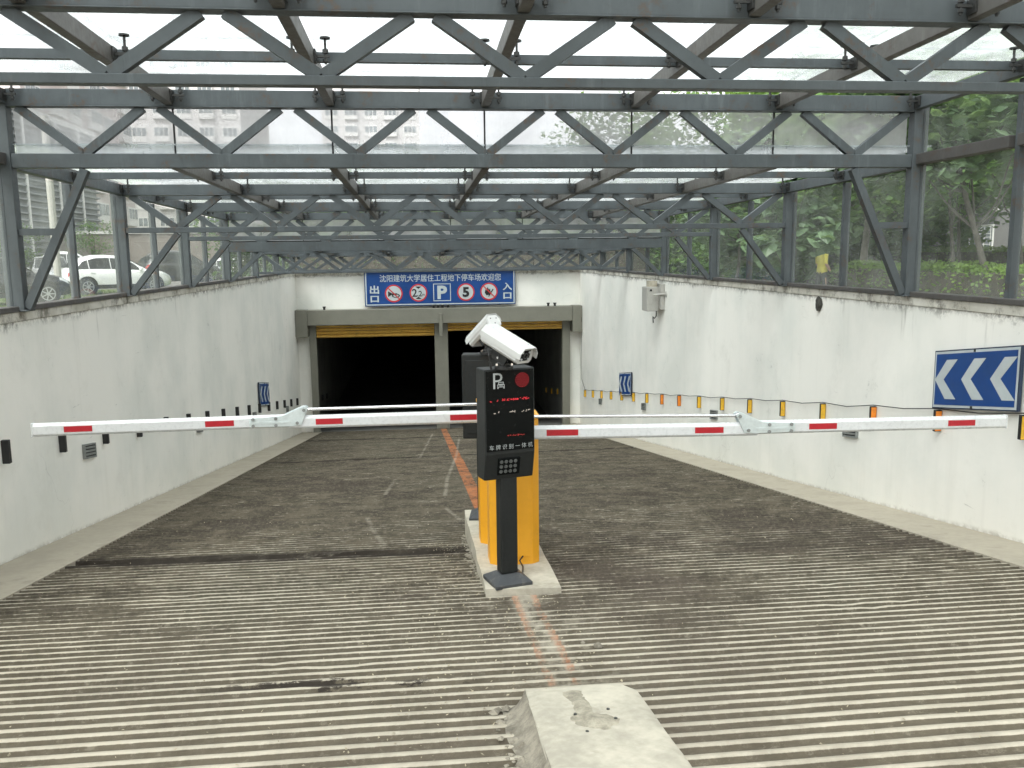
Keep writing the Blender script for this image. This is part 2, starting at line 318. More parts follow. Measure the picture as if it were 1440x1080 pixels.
# ------------------------------------------------------------------ mesh builder
ROOT = {}
class MB:
    def __init__(s): s.v = []; s.f = []; s.fm = []; s.cur = 0
    def face(s, idx): s.f.append(idx); s.fm.append(s.cur)
    def box(s, x0, x1, y0, y1, z0, z1):
        b = len(s.v); s.v += [(x, y, z) for z in (z0, z1) for y in (y0, y1) for x in (x0, x1)]
        for q in ((0, 2, 3, 1), (4, 5, 7, 6), (0, 1, 5, 4), (2, 6, 7, 3), (0, 4, 6, 2), (1, 3, 7, 5)): s.face([b+i for i in q])
        return s
    def bar(s, p, q, w, h, up=(0, 0, 1)):
        """box beam from p to q: w across, h along up"""
        p, q = Vector(p), Vector(q); d = (q-p).normalized(); up = Vector(up); sd_ = d.cross(up)
        if sd_.length < 1e-4: sd_ = d.cross(Vector((1, 0, 0)))
        sd_.normalize(); n = sd_.cross(d)
        b = len(s.v)
        for o in (p, q):
            for a, c in ((-1, -1), (1, -1), (1, 1), (-1, 1)): s.v.append(tuple(o+sd_*a*w/2+n*c*h/2))
        for k in range(4): s.face([b+k, b+(k+1) % 4, b+4+(k+1) % 4, b+4+k])
        s.face([b+3, b+2, b+1, b]); s.face([b+4, b+5, b+6, b+7]); return s
    def tube(s, pts, r, n=8, cap=True):
        pts = [Vector(p) for p in pts]; rs = r if hasattr(r, '__len__') else [r]*len(pts); rings = []
        for i, p in enumerate(pts):
            d = (pts[min(i+1, len(pts)-1)]-pts[max(i-1, 0)]).normalized()
            a = d.cross(Vector((0, 0, 1)) if abs(d.z) < .9 else Vector((1, 0, 0))).normalized(); c = d.cross(a)
            b = len(s.v); rings.append(b)
            for k in range(n):
                t = 2*math.pi*k/n; s.v.append(tuple(p+(a*math.cos(t)+c*math.sin(t))*rs[i]))
        for i in range(len(rings)-1):
            for k in range(n): s.face([rings[i]+k, rings[i]+(k+1) % n, rings[i+1]+(k+1) % n, rings[i+1]+k])
        if cap: s.face([rings[0]+k for k in range(n)][::-1]); s.face([rings[-1]+k for k in range(n)])
        return s
    def prism(s, poly, axis, a, b_):
        """extrude a 2-D polygon along axis 0/1/2 from a to b"""
        def P(u, v, w): return {0: (w, u, v), 1: (u, w, v), 2: (u, v, w)}[axis]
        b = len(s.v); n = len(poly)
        for w in (a, b_): s.v += [P(u, v, w) for u, v in poly]
        s.face([b+k for k in range(n)][::-1]); s.face([b+n+k for k in range(n)])
        for k in range(n): s.face([b+k, b+(k+1) % n, b+n+(k+1) % n, b+n+k])
        return s
    def disc(s, c, r, axis, t, n=16, r2=None):
        """short cylinder (or ring when r2) centred at c, thickness t along axis"""
        c = list(c); pts = [(math.cos(2*math.pi*k/n), math.sin(2*math.pi*k/n)) for k in range(n)]
        o = [i for i in range(3) if i != axis]
        def P(u, v, w): q = [0, 0, 0]; q[o[0]] = c[o[0]]+u; q[o[1]] = c[o[1]]+v; q[axis] = c[axis]+w; return tuple(q)
        b = len(s.v)
        for w in (-t/2, t/2): s.v += [P(x*r, y*r, w) for x, y in pts]
        for k in range(n): s.face([b+k, b+(k+1) % n, b+n+(k+1) % n, b+n+k])
        if r2 is None: s.face([b+k for k in range(n)][::-1]); s.face([b+n+k for k in range(n)])
        else:
            e = len(s.v)
            for w in (-t/2, t/2): s.v += [P(x*r2, y*r2, w) for x, y in pts]
            for k in range(n):
                k2 = (k+1) % n
                s.face([e+k2, e+k, e+n+k, e+n+k2]); s.face([b+k2, b+k, e+k, e+k2]); s.face([b+n+k, b+n+k2, e+n+k2, e+n+k])
        return s
    def quad(s, a, b, c, d):
        n = len(s.v); s.v += [tuple(a), tuple(b), tuple(c), tuple(d)]; s.face([n, n+1, n+2, n+3]); return s
    def xf(s, mat, start=0):
        s.v = s.v[:start]+[tuple(mat @ Vector(v)) for v in s.v[start:]]; return s
    def mesh(s, name, mats, off=(0, 0, 0), bevel=0., seg=1, smooth=False):
        me = bpy.data.meshes.new(name); me.from_pydata([(a-off[0], b-off[1], c-off[2]) for a, b, c in s.v], [], s.f)
        mats = mats if isinstance(mats, (list, tuple)) else [mats]
        for m in mats: me.materials.append(m)
        if len(mats) > 1:
            for p, i in zip(me.polygons, s.fm): p.material_index = i
        bm = bmesh.new(); bm.from_mesh(me); bmesh.ops.recalc_face_normals(bm, faces=bm.faces)
        if bevel:
            es = [e for e in bm.edges if len(e.link_faces) == 2 and e.calc_face_angle(0) > .5]
            bmesh.ops.bevel(bm, geom=es, offset=bevel, segments=seg, affect='EDGES', profile=.5, clamp_overlap=True)
        bm.to_mesh(me); bm.free()
        if smooth:
            for p in me.polygons: p.use_smooth = True
            try: me.set_sharp_from_angle(angle=R(38))
            except Exception: pass
        return me
    def build(s, name, mats, parent=None, world=True, **kw):
        off = ROOT.get(parent.name, (0, 0, 0)) if (parent and world) else (0, 0, 0)
        o = bpy.data.objects.new(name, s.mesh(name, mats, off, **kw)); COL.objects.link(o); o.parent = parent
        if parent: ROOT[o.name] = off
        return o
def tag(o, label=None, cat=None, group=None, kind=None):
    if label: o['label'] = label
    if cat: o['category'] = cat
    if group: o['group'] = group
    if kind: o['kind'] = kind
    return o
def thing(name, loc, label, cat, group=None, rot=0.):
    o = bpy.data.objects.new(name, None); COL.objects.link(o); o.location = loc; o.rotation_euler = (0, 0, rot); o.empty_display_size = .2
    ROOT[o.name] = tuple(loc); return tag(o, label, cat, group)
def inst(name, me, parent, loc, rot=(0, 0, 0), world=True):
    o = bpy.data.objects.new(name, me); COL.objects.link(o); o.parent = parent
    off = ROOT.get(parent.name, (0, 0, 0)) if (parent and world) else (0, 0, 0)
    o.location = (loc[0]-off[0], loc[1]-off[1], loc[2]-off[2]); o.rotation_euler = rot
    return o
def kids(o): return list(o.children)
def copy_tree(o, parent=None):
    c = o.copy(); COL.objects.link(c); c.parent = parent
    for k in kids(o): copy_tree(k, c)
    return c
def text_mesh(txt, size, ext=.002, bold=0., align='CENTER', space=1.):
    cu = bpy.data.curves.new('t', 'FONT'); cu.body = txt; cu.size = size; cu.extrude = ext; cu.offset = bold; cu.align_x = align; cu.align_y = 'CENTER'; cu.space_character = space
    cu.resolution_u = 3
    o = bpy.data.objects.new('t', cu); COL.objects.link(o)
    dg = bpy.context.evaluated_depsgraph_get(); me = bpy.data.meshes.new_from_object(o.evaluated_get(dg))
    bpy.data.objects.remove(o); return me
def put_text(txt, size, mat, parent, loc, rot=(R(90), 0, 0), bold=0., ext=.002, name='lettering', space=1., squeeze=1., fit=None):
    me = text_mesh(txt, size, ext, bold, space=space); me.materials.clear(); me.materials.append(mat); me.name = name
    if fit:
        xs = [v.co.x for v in me.vertices]; ys = [v.co.y for v in me.vertices]
        cx, cy_ = (max(xs)+min(xs))/2, (max(ys)+min(ys))/2; sx = fit[0]/(max(xs)-min(xs)) if fit[0] else 1; sy = fit[1]/(max(ys)-min(ys)) if fit[1] else sx
        if not fit[0]: sx = sy
        for v in me.vertices: v.co.x = (v.co.x-cx)*sx; v.co.y = (v.co.y-cy_)*sy
    o = bpy.data.objects.new(name, me); COL.objects.link(o); o.parent = parent; o.location = loc; o.rotation_euler = rot; o.scale.x = squeeze
    return o

# ================================================================== SETTING
# ground sheet with the opening of the ramp left out
g = MB(); BIG = 700; GX0, GX1, GY1 = XL-.27, XR+.27, YE+.3
for a, b, c, d in ((-BIG, GX0, -BIG, BIG), (GX1, BIG, -BIG, BIG), (GX0, GX1, GY1, BIG), (GX0, GX1, -BIG, -5.3)):
    g.quad((a, c, ZG), (b, c, ZG), (b, d, ZG), (a, d, ZG))
tag(g.build('ground', M['ground']), kind='structure')

# ribbed ramp: real ribs across the slope
PER = .1025
def make_ramp():
    prof = ((.0, 0.), (.36, .02), (.46, .55), (.53, 1.), (.66, .97), (.82, .80), (.92, .28))
    ys = []; y = .6; i = 0
    rnd = random.Random(3)
    while y < YE+.02:
        for fr, h in prof: ys.append((y+fr*PER, h))
        y += PER
    xs = [KL+(KR-KL)*k/84 for k in range(85)]
    from mathutils import noise as mn
    V = []; RG = []; F = []
    for j, (yy, h) in enumerate(ys):
        rib = j//len(prof)
        for xx in xs:
            w = mn.noise(Vector((xx*.9, rib*.37, 1.3)))*.5+mn.noise(Vector((xx*3.1, rib*1.7, 5.)))*.35
            hh = h*(.017+.004*w)
            if w > .42: hh *= .55
            q = yy+.012*mn.noise(Vector((xx*.6, yy*.4, 9.)))+.004*mn.noise(Vector((xx*5, rib*2.2, 2.)))
            z = rz(q)+hh+.006*mn.noise(Vector((xx*2.2, q*2.2, 0)))*(1-h)
            if xx < .42 and abs(q+xx*.055-7.28) < .085: z -= .045
            if abs(q-xx*.1-16.6) < .06: z -= .03
            if abs(q+xx*.05-22.3) < .07: z -= .03
            V.append((xx, q, z-.012)); RG.append(h*(1+.25*w))
    n = len(xs)
    for j in range(len(ys)-1):
        for k in range(n-1): F.append((j*n+k, j*n+k+1, (j+1)*n+k+1, (j+1)*n+k))
    me = bpy.data.meshes.new('ramp'); me.from_pydata(V, [], F); me.materials.append(M['ramp'])
    a = me.attributes.new('ridge', 'FLOAT', 'POINT'); a.data.foreach_set('value', RG)
    for p in me.polygons: p.use_smooth = True
    o = bpy.data.objects.new('ramp', me); COL.objects.link(o); tag(o, kind='structure')
make_ramp()
u = MB(); u.quad((XL, -5.3, -1.5), (XR, -5.3, -1.5), (XR, 0, -1.5), (XL, 0, -1.5)); u.quad((XL, 0, -1.5), (XR, 0, -1.5), (XR, .6, rz(.6)), (XL, .6, rz(.6)))
tag(u.build('upper_ramp', M['kerb']), kind='structure')
for a, b in ((XL, KL), (KR, XR)):
    k = MB(); N = 60
    for i in range(N):
        y0, y1 = .6+(YE-.6)*i/N, .6+(YE-.6)*(i+1)/N
        k.quad((a, y0, rz(y0)+.012), (b, y0, rz(y0)+.012), (b, y1, rz(y1)+.012), (a, y1, rz(y1)+.012))
    e = b if a == XL else a
    k.quad((e, .6, rz(.6)-.06), (e, .6, rz(.6)+.012), (e, YE, rz(YE)+.012), (e, YE, rz(YE)-.06))
    tag(k.build('kerb', M['kerb']), kind='structure')

# side walls
def side_wall(x0, x1, label):
    t = thing('ramp_wall', ((x0+x1)/2, 10, rz(10)), label, 'wall', 'white walls beside the ramp')
    m = MB(); y0, y1 = -5.3, YE+.28
    m.prism([(y0, -1.8), (0, -1.8), (y1, rz(y1)-.3), (y1, ZT-.09), (y0, ZT-.09)], 0, x0, x1); m.build('wall_body', M['wall'], t)
    p = .012; c = MB(); a, b = (x0, x1+p) if x0 < 0 else (x0-p, x1); c.box(a, b, y0, y1, ZT-.088, ZT); c.build('coping', M['coping'], t, bevel=.006)
side_wall(XL-.26, XL, 'long white rendered wall on the left of the ramp with black reflectors')
side_wall(XR, XR+.26, 'long white rendered wall on the right of the ramp with yellow reflectors')
t = thing('end_wall', (.66, YE, rz(YE)), 'white wall across the end of the ramp above the two garage doorways', 'wall')
m = MB(); m.box(XL, XR, YE, YE+.28, -2.2, ZT-.09); m.box(XL, -3.2, YE, YE+.28, -5.6, -2.2); m.box(4.55, XR, YE, YE+.28, -5.6, -2.2); m.build('wall_body', M['wall'], t)
c = MB(); c.box(XL+.014, XR-.014, YE-.012, YE+.29, ZT-.088, ZT-.002); c.build('coping', M['coping'], t)

# tunnel behind the doors; unseen extra length and dark wall colour deepen its shade
tz = rz(YE); m = MB(); YT = 85
zf = rz(33)
m.quad((XL, YE, tz-.004), (XR, YE, tz-.004), (XR, 33, zf), (XL, 33, zf)); m.quad((XL, 33, zf), (XR, 33, zf), (XR, YT, zf), (XL, YT, zf))
tag(m.build('tunnel_floor', M['asphalt']), kind='structure')
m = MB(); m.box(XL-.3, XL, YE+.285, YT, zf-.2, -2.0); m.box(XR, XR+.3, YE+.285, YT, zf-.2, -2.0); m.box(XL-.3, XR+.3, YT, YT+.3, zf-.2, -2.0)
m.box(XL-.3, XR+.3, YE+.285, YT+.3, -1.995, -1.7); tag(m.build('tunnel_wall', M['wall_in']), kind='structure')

# ================================================================== GLASS CANOPY
CAN = thing('glass_canopy', (.66, 5., ZT), 'grey steel and glass canopy on the ramp walls, roof stepping down towards the garage doors', 'canopy')
FR0 = -3                                   # first frame built; unseen bays over the camera added to dim the near ramp
def roof_z(y, sec): return 1.475+(YA-y)*.02 if sec == 1 else (.925-(y-YA)*.0115 if sec == 2 else .285-(y-FY(3))*.022)
def T(k): return XL+.06+1.2*k
def B(k): return T(k)+.6
def diag_mesh(name, h, s):                # s=+1: from top node down to the right
    m = MB(); m.bar((-.24*s, 0, h/2-.01), (.24*s, 0, -h/2+.01), .065, .07, (0, 1, 0)); m.v = []; m.f = []; m.fm = []
    m.bar((-.26*s, 0, h/2), (.26*s, 0, -h/2), .075, .06, (0, 1, 0)); return m.mesh(name, M['steel'])
def truss(y, ztop, dtop, zbot, dbot, name='roof_truss', brace=True, strut=None, top_w=.09):
    m = MB(); x0, x1 = XL+.055, XR-.055
    m.box(x0, x1, y-top_w/2, y+top_w/2, ztop-dtop, ztop)
    m.box(x0, x1, y-.045, y+.045, zbot, zbot+dbot)
    m.box(x0, x1, y-.06, y+.06, ztop-dtop-.012, ztop-dtop-.001)         # bottom lip of the top chord
    tr = m.build(name, M['steel'], CAN, bevel=.004)
    za, zb = ztop-dtop-.013, zbot+dbot; h = za-zb
    d = (diag_mesh('diagonal', h, 1), diag_mesh('diagonal', h, -1)); zc = (za+zb)/2
    for k in range(7):
        inst('diagonal', d[0], tr, (T(k)+.33, y, zc)); inst('diagonal', d[1], tr, (T(k+1)-.33, y, zc))
    if brace:
        for s, xw, xb in ((1, XL+.07, B(0)), (-1, XR-.07, B(6))):
            b = MB(); b.bar((xw, y, ZT+.03), (xb, y, zbot-.01), .07, .075, (0, 1, 0)); b.build('knee_brace', M['steel'], tr)
            if strut:
                f = (strut-ZT)/(zbot-ZT); q = MB(); xa = xw-.02*s; xe = xw+(xb-xw)*f-.02*s
                q.box(min(xa, xe), max(xa, xe), y-.03, y+.03, strut-.03, strut+.03); q.build('strut', M['steel'], tr)
    return tr
for k in (-3, -2, -1): truss(FY(k), roof_z(FY(k), 1)+.0, .13, .985, .058, strut=.24)
truss(YA, 1.48, .14, .802, .125, strut=.245)
truss(FY(1), .89, .12, .308, .066)
truss(FY(2), .845, .125, .262, .066)
truss(FY(3), .825, .125, .10, .18)
truss(FY(4), .20, .12, -.375, .05, brace=False)
truss(FY(5), .135, .12, -.39, .05, brace=False)
truss(26.02, .072, .085, -.455, .07, brace=False)
# columns, mullions, sills, eaves, rafters, purlins, panes, fixings
def col_top(k): return roof_z(FY(k), 1 if k <= 0 else (2 if k <= 3 else 3))
for k in list(range(FR0, 6))+[6]:
    y = FY(k) if k < 6 else 26.02
    zt = col_top(k) if k < 6 else .07
    for s, x in ((-1, XL), (1, XR)):
        m = MB(); a, b = sorted((x-s*.055, x+s*.035)); m.box(a, b, y-.055, y+.055, ZT+.001, zt)
        a, b = sorted((x+s*.038, x+s*.10)); m.box(a, b, y-.045, y+.045, ZT+.001, zt)
        m.box(min(x-s*.09, x+s*.11), max(x-s*.09, x+s*.11), y-.09, y+.09, ZT+.002, ZT+.016)
        m.build('column', M['steel'], CAN, bevel=.004)
segs = []
for k in range(FR0, 6):
    y0, y1 = FY(k), (FY(k+1) if k < 5 else 26.02)
    sec = 1 if k < 0 else (2 if k < 3 else 3); segs.append((y0, (y0+y1)/2, sec, 0)); segs.append(((y0+y1)/2, y1, sec, 1))
side_pane_cache = {}
for y0, y1, sec, half in segs:
    for s, x in ((-1, XL), (1, XR)):
        zr0, zr1 = roof_z(y0, sec), roof_z(y1, sec)
        zm = (zr0+zr1)/2
        if half == 1:                      # mullion at the half bay
            m = MB(); a, b = sorted((x+s*.02, x+s*.095)); m.box(a, b, y0-.03, y0+.03, ZT+.03, zr0-.13); m.build('mullion', M['steel'], CAN)
        gx = x+s*.068
        def pane(za0, za1, zb0, zb1):
            m = MB(); a, b = sorted((gx-.005, gx+.005)); ya, yb = y0+.047, y1-.047
            m.prism([(ya, za0), (yb, za1), (yb, zb1), (ya, zb0)], 0, a, b); m.build('wall_pane', M['glass_wall'], CAN)
        if sec == 1:
            m = MB(); a, b = sorted((x-s*.02, x+s*.10)); m.box(a, b, y0+.057, y1-.047, .83, .93); m.build('mid_rail', M['steel_rust'], CAN, bevel=.004)
            pane(ZT+.05, ZT+.05, .83, .83); pane(.93, .93, zr0-.13, zr1-.13)
        else: pane(ZT+.05, ZT+.05, zr0-.13, zr1-.13)
for k in range(FR0, 6):
    y0, y1 = FY(k), (FY(k+1) if k < 5 else 26.02)
    for s, x in ((-1, XL), (1, XR)):
        m = MB(); a, b = sorted((x-s*.03, x+s*.115)); m.box(a, b, y0+.09, y1-.09, ZT+.001, ZT+.05); m.build('sill_rail', M['steel_rust'], CAN, bevel=.005)
RX = [XL+.02+(XR-XL-.04)*k/6 for k in range(7)]
def fixing(s):
    fix = MB()
    fix.box(min(s*.04, s*.15), max(s*.04, s*.15), -.115, -.095, -.065, -.045)
    fix.box(min(s*.04, s*.052), max(s*.04, s*.052), -.15, -.06, -.10, -.01)
    fix.tube([(s*.12, -.105, -.11), (s*.12, -.105, .078)], .010, 6)
    fix.disc((s*.12, -.105, .074), .038, 2, .012, 10); fix.disc((s*.12, -.105, -.02), .022, 2, .03, 6)
    fix.disc((s*.12, -.105, -.085), .018, 2, .02, 6)
    return fix.mesh('point_fixing', M['fixing'])
fixm = {-1: fixing(-1), 1: fixing(1)}
for sec, ks in ((1, range(FR0, 0)), (2, range(0, 3)), (3, range(3, 6))):
    ya, yb = FY(ks[0]), (FY(ks[-1]+1) if sec < 3 else 26.02)
    lines = []
    for k in ks: lines += [FY(k), (FY(k)+(FY(k+1) if k < 5 else 26.02))/2]
    lines.append(yb)
    for i, x in enumerate(RX):             # rafters run down the slope, one length per bay
        for k in ks:
            y0, y1 = FY(k)+.05, (FY(k+1) if k < 5 else 26.02)-.05
            m = MB(); m.bar((x, y0, roof_z(y0, sec)-.065), (x, y1, roof_z(y1, sec)-.065), .075, .125)
            m.build('eaves_beam' if i in (0, 6) else 'rafter', M['steel'] if i in (0, 6) else M['steel_warm'], CAN, bevel=.004)
    for j, y in enumerate(lines):
        if j % 2 == 1:
            z = roof_z(y, sec)
            for i in range(6):
                m = MB(); m.box(RX[i]+.039, RX[i+1]-.039, y-.03, y+.03, z-.075, z-.008); m.build('purlin', M['steel'], CAN)
        for i, x in enumerate(RX):
            if y > 4 and not (sec > 1 and j == 0):
                for sd in (-1, 1):
                    if (i, sd) not in ((0, -1), (6, 1)): inst('point_fixing', fixm[sd], CAN, (x, y, roof_z(y, sec)))
    for j in range(len(lines)-1):
        y0, y1 = lines[j]+.006, lines[j+1]-.006
        for i in range(6):
            m = MB(); xa, xb = RX[i]+.006, RX[i+1]-.006
            if i == 0: xa -= .2
            if i == 5: xb += .2
            za, zb = roof_z(y0, sec)+.082, roof_z(y1, sec)+.082
            b = len(m.v); m.v += [(xa, y0, za), (xb, y0, za), (xb, y1, zb), (xa, y1, zb), (xa, y0, za+.012), (xb, y0, za+.012), (xb, y1, zb+.012), (xa, y1, zb+.012)]
            for q in ((0, 3, 2, 1), (4, 5, 6, 7), (0, 1, 5, 4), (1, 2, 6, 5), (2, 3, 7, 6), (3, 0, 4, 7)): m.face([b+w for w in q])
            m.build('roof_pane', M['glass_roof'], CAN)
m = MB(); rnd = random.Random(77)          # flakes, leaves and grime lying on the roof glass
for _ in range(170):
    x = rnd.uniform(XL, XR); y = rnd.uniform(4.2, 16.5); sec = 1 if y < YA else 2
    if .0 < y-YA < .15: continue
    z = roof_z(y, sec)+.0965; a = rnd.uniform(-.5, .5); s0 = rnd.uniform(.012, .05)*(1 if rnd.random() < .8 else 1.7); w0 = s0*rnd.uniform(.2, .5); n_ = 7; b = len(m.v)
    for i in range(n_):
        t_ = 2*math.pi*i/n_; px, py = math.cos(t_)*s0*rnd.uniform(.6, 1.1), math.sin(t_)*w0*rnd.uniform(.6, 1.1); m.v.append((x+px*math.cos(a)-py*math.sin(a), y+px*math.sin(a)+py*math.cos(a), z))
    m.face([b+i for i in range(n_)])
tag(m.build('roof_debris', M['roof_dirt']), kind='stuff')
# upright panes in the two roof steps and in the end truss
for y, z0, z1 in ((YA+.075, .915, 1.345), (FY(3)+.075, .285, .70), (26.1, -.40, -.02)):
    for i in range(6):
        m = MB(); xa = RX[i]+.008 if i else XL+.06; xb = RX[i+1]-.008 if i < 5 else XR-.06
        m.box(xa, xb, y-.005, y+.005, z0, z1); m.build('step_pane', M['glass_step'] if z0 > -.1 else M['glass_wall'], CAN)
        if i:
            q = MB(); q.box(RX[i]-.0075, RX[i]+.0075, y-.008, y+.008, z0, z1); q.build('seal_strip', M['seal'], CAN)
    q = MB(); q.box(XL+.06, XR-.06, y-.012, y+.012, z0-.012, z0+.022); q.build('seal_strip', M['seal'], CAN)

# ================================================================== GARAGE DOORS
t = thing('door_frame', (.66, YE-.2, rz(YE)), 'olive grey steel door frame with wide shutter box over both garage doorways', 'door frame')
m = MB(); m.box(-3.235, 4.615, YE-.42, YE-.002, -2.0, -1.555); m.build('shutter_box', M['door_frame'], t, bevel=.008)
for a, b in ((XL+.005, -3.238), (4.618, XR-.005)):
    m = MB(); m.box(a, b, YE-.45, YE-.004, -2.34, -1.545); m.build('motor_cover', M['door_frame'], t, bevel=.008)
for a, b in ((-3.23, -3.03), (.46, .86), (4.35, 4.58)):
    m = MB(); m.box(a, b, YE-.16, YE+.05, rz(YE)+.0, -2.003); m.build('jamb', M['door_frame'], t, bevel=.008)
m = MB(); m.box(.60, .70, YE-.47, YE-.425, -2.38, -1.70); m.build('centre_bracket', M['door_frame'], t, bevel=.008)
m = MB(); m.box(.48, .86, YE-.26, YE-.165, -5.28, -4.95); m.box(.52, .6, YE-.30, YE-.262, -5.2, -4.98); m.box(.72, .8, YE-.30, YE-.262, -5.2, -4.98); m.build('floor_bracket', M['door_frame'], t, bevel=.006)
for x in (-2.75, .45, .58, .72, .88, 3.9, 4.1):
    m = MB(); m.tube([(x, YE-.25, -1.555), (x, YE-.25, -1.46)], .035, 8); m.disc((x, YE-.25, -1.47), .05, 2, .03, 8); m.build('top_bolt', M['fixing'], t)
def shutter(x0, x1, zb, label):
    t = thing('roller_shutter', ((x0+x1)/2, YE-.06, zb), label, 'shutter', 'yellow roller shutters of the garage')
    z = -2.0; n = max(3, round((-2.0-zb)/.1)); h = (-2.0-zb)/n
    for i in range(n):
        z1 = -2.0-i*h; m = MB()
        m.prism([(YE-.05, z1-h+.006), (YE-.085, z1-h*.7), (YE-.092, z1-h*.4), (YE-.05, z1-.004), (YE-.03, z1-.004), (YE-.03, z1-h+.006)], 0, x0, x1)
        m.build('slat' if i < n-1 else 'bottom_rail', M['shutter'], t)
shutter(-3.025, .455, -2.40, 'yellow roller shutter rolled up over the left garage doorway')
shutter(.865, 4.345, -2.27, 'yellow roller shutter rolled up over the right garage doorway')
t = thing('strip_lamp', (-.4, 31, -2.1), 'unlit strip lamp under the ceiling inside the left garage doorway', 'lamp')
m = MB(); m.box(-1.3, .5, 30.9, 31.1, -2.15, -2.08); m.build('housing', M['white_plastic'], t); m = MB(); m.tube([(-1.25, 31, -2.18), (.45, 31, -2.18)], .02, 8); m.build('tube', M['white_plastic'], t)

# ================================================================== ISLANDS AND BLOCKS
def itop(y): return -2.27-.064*(y-5.7)
t = thing('barrier_island', (.66, 6.8, rz(6.8)), 'low pale concrete island carrying both boom barriers and display posts', 'traffic island')
m = MB(); ya, yb = 5.66, 8.06; N = 10
rnd = random.Random(5); L = []; Rr = []
for i in range(N+1):
    y = ya+(yb-ya)*i/N; L.append((.405-.018*i/N+rnd.uniform(-.006, .006), y)); Rr.append((.92+.01*i/N+rnd.uniform(-.006, .006), y+(-.05 if i == 0 else 0)))
for i in range(N):
    a, b, c, d = L[i], Rr[i], Rr[i+1], L[i+1]
    m.quad((a[0], a[1], itop(a[1])), (b[0], b[1], itop(b[1])), (c[0], c[1], itop(c[1])), (d[0], d[1], itop(d[1])))
    m.quad((a[0], a[1], rz(a[1])-.05), (a[0], a[1], itop(a[1])), (d[0], d[1], itop(d[1])), (d[0], d[1], rz(d[1])-.05))
    m.quad((b[0], b[1], itop(b[1])), (b[0], b[1], rz(b[1])-.05), (c[0], c[1], rz(c[1])-.05), (c[0], c[1], itop(c[1])))
for (a, b) in ((L[0], Rr[0]), (Rr[N], L[N])):
    m.quad((a[0], a[1], rz(a[1])-.05), (b[0], b[1], rz(b[1])-.05), (b[0], b[1], itop(b[1])), (a[0], a[1], itop(a[1])))
m.build('slab', M['block'], t)
# block near the camera
bt = lambda y: rz(y)+.085
t = thing('concrete_block', (.74, 3.0, rz(3.0)), 'worn pale concrete block in the foreground with sawn off bolts and a dirt patch', 'concrete block')
m = MB(); b0 = 0; N = 22; K = 12
from mathutils import noise as mn
def bx(i, k):
    y = 1.6+(3.66-1.6)*i/N; l = .433-.01*(3.6-y)+.006*mn.noise(Vector((y*5, 1, 0))); r = .93+.012*mn.noise(Vector((y*3, 4, 0)))
    if i == N: r -= .06
    x = l+(r-l)*k/K; return x, y-(.01*mn.noise(Vector((x*9, y, 2))) if i == N else 0)
for i in range(N+1):
    for k in range(K+1):
        x, y = bx(i, k); m.v.append((x, y, bt(y)+.006*mn.noise(Vector((x*6, y*6, 3)))-(.012 if k in (0, K) or i == N else 0)))
for i in range(N):
    for k in range(K): m.face([i*(K+1)+k, i*(K+1)+k+1, (i+1)*(K+1)+k+1, (i+1)*(K+1)+k])
def skirt(lst, out):
    for a, b in zip(lst[:-1], lst[1:]):
        va, vb = m.v[a], m.v[b]; m.quad(va, vb, (vb[0]+out[0], vb[1]+out[1], rz(vb[1])-.05), (va[0]+out[0], va[1]+out[1], rz(va[1])-.05))
skirt([i*(K+1) for i in range(N+1)], (-.012, 0)); skirt([i*(K+1)+K for i in range(N+1)], (.012, 0)); skirt([N*(K+1)+k for k in range(K+1)], (0, .01)); skirt([k for k in range(K+1)], (0, -.01))
m.build('slab', M['block'], t, smooth=True)
for x, y in ((.60, 3.31), (.745, 3.34), (.615, 3.13), (.755, 3.24)):
    q = MB(); q.tube([(x, y, bt(y)-.01), (x+.002, y, bt(y)+.004)], .0075, 7); q.build('bolt_stub', M['fixing'], t)
q = MB(); rnd = random.Random(8)     # dried mortar lump with a tail running off the block
G_ = 26
for a in range(G_+1):
    for b in range(13):
        y = 3.13+.46*a/G_; x = .56+.25*b/12; dx = x-.672-.05*max(0, (y-3.30))*-1; r1 = math.hypot(dx/.085, (y-3.23)/.085); tail = abs(dx+.02)/(.035) if y > 3.24 else 9
        hgt = max(1-r1, .55*(1-tail) if y < 3.58 else -1); nz = mn.noise(Vector((x*16, y*16, 2)))*.55+mn.noise(Vector((x*45, y*45, 7)))*.3
        q.v.append((x, y, bt(y)+.0+max(-.03, min(.014, (hgt+nz*.6)*.016))))
for a in range(G_):
    for b in range(12): q.face([a*13+b, a*13+b+1, (a+1)*13+b+1, (a+1)*13+b])
q.build('mortar_patch', M['mortar'], t, smooth=True)
# rubble spilled along the left foot of the block and of the island
def rubble(name, x0, x1, y0, y1, z, n, smin, smax, seed, mat):
    rnd = random.Random(seed); m = MB()
    for _ in range(n):
        y = rnd.uniform(y0, y1); x = rnd.triangular(x0, x1, x1) if z else rnd.uniform(x0, x1); s = rnd.uniform(smin, smax)*(1 if rnd.random() < .8 else 1.8)
        b = len(m.v); zz = rz(y)+rnd.uniform(-.004, .006)
        for i in range(6):
            a = i*math.pi/3+rnd.uniform(-.4, .4); m.v.append((x+math.cos(a)*s*rnd.uniform(.6, 1.2), y+math.sin(a)*s*rnd.uniform(.6, 1.2), zz+rnd.uniform(0, .3)*s))
        m.v.append((x, y, zz+s*rnd.uniform(.5, .9)))
        for i in range(6): m.face([b+i, b+(i+1) % 6, b+6])
    return tag(m.build(name, mat), kind='stuff')
rubble('rubble', .27, .43, 2.4, 3.62, True, 260, .006, .017, 1, M['rough'])
rubble('rubble', .33, .42, 5.9, 8.0, True, 160, .006, .016, 2, M['rough'])
m = MB(); N = 26                       # earth bank left of the block
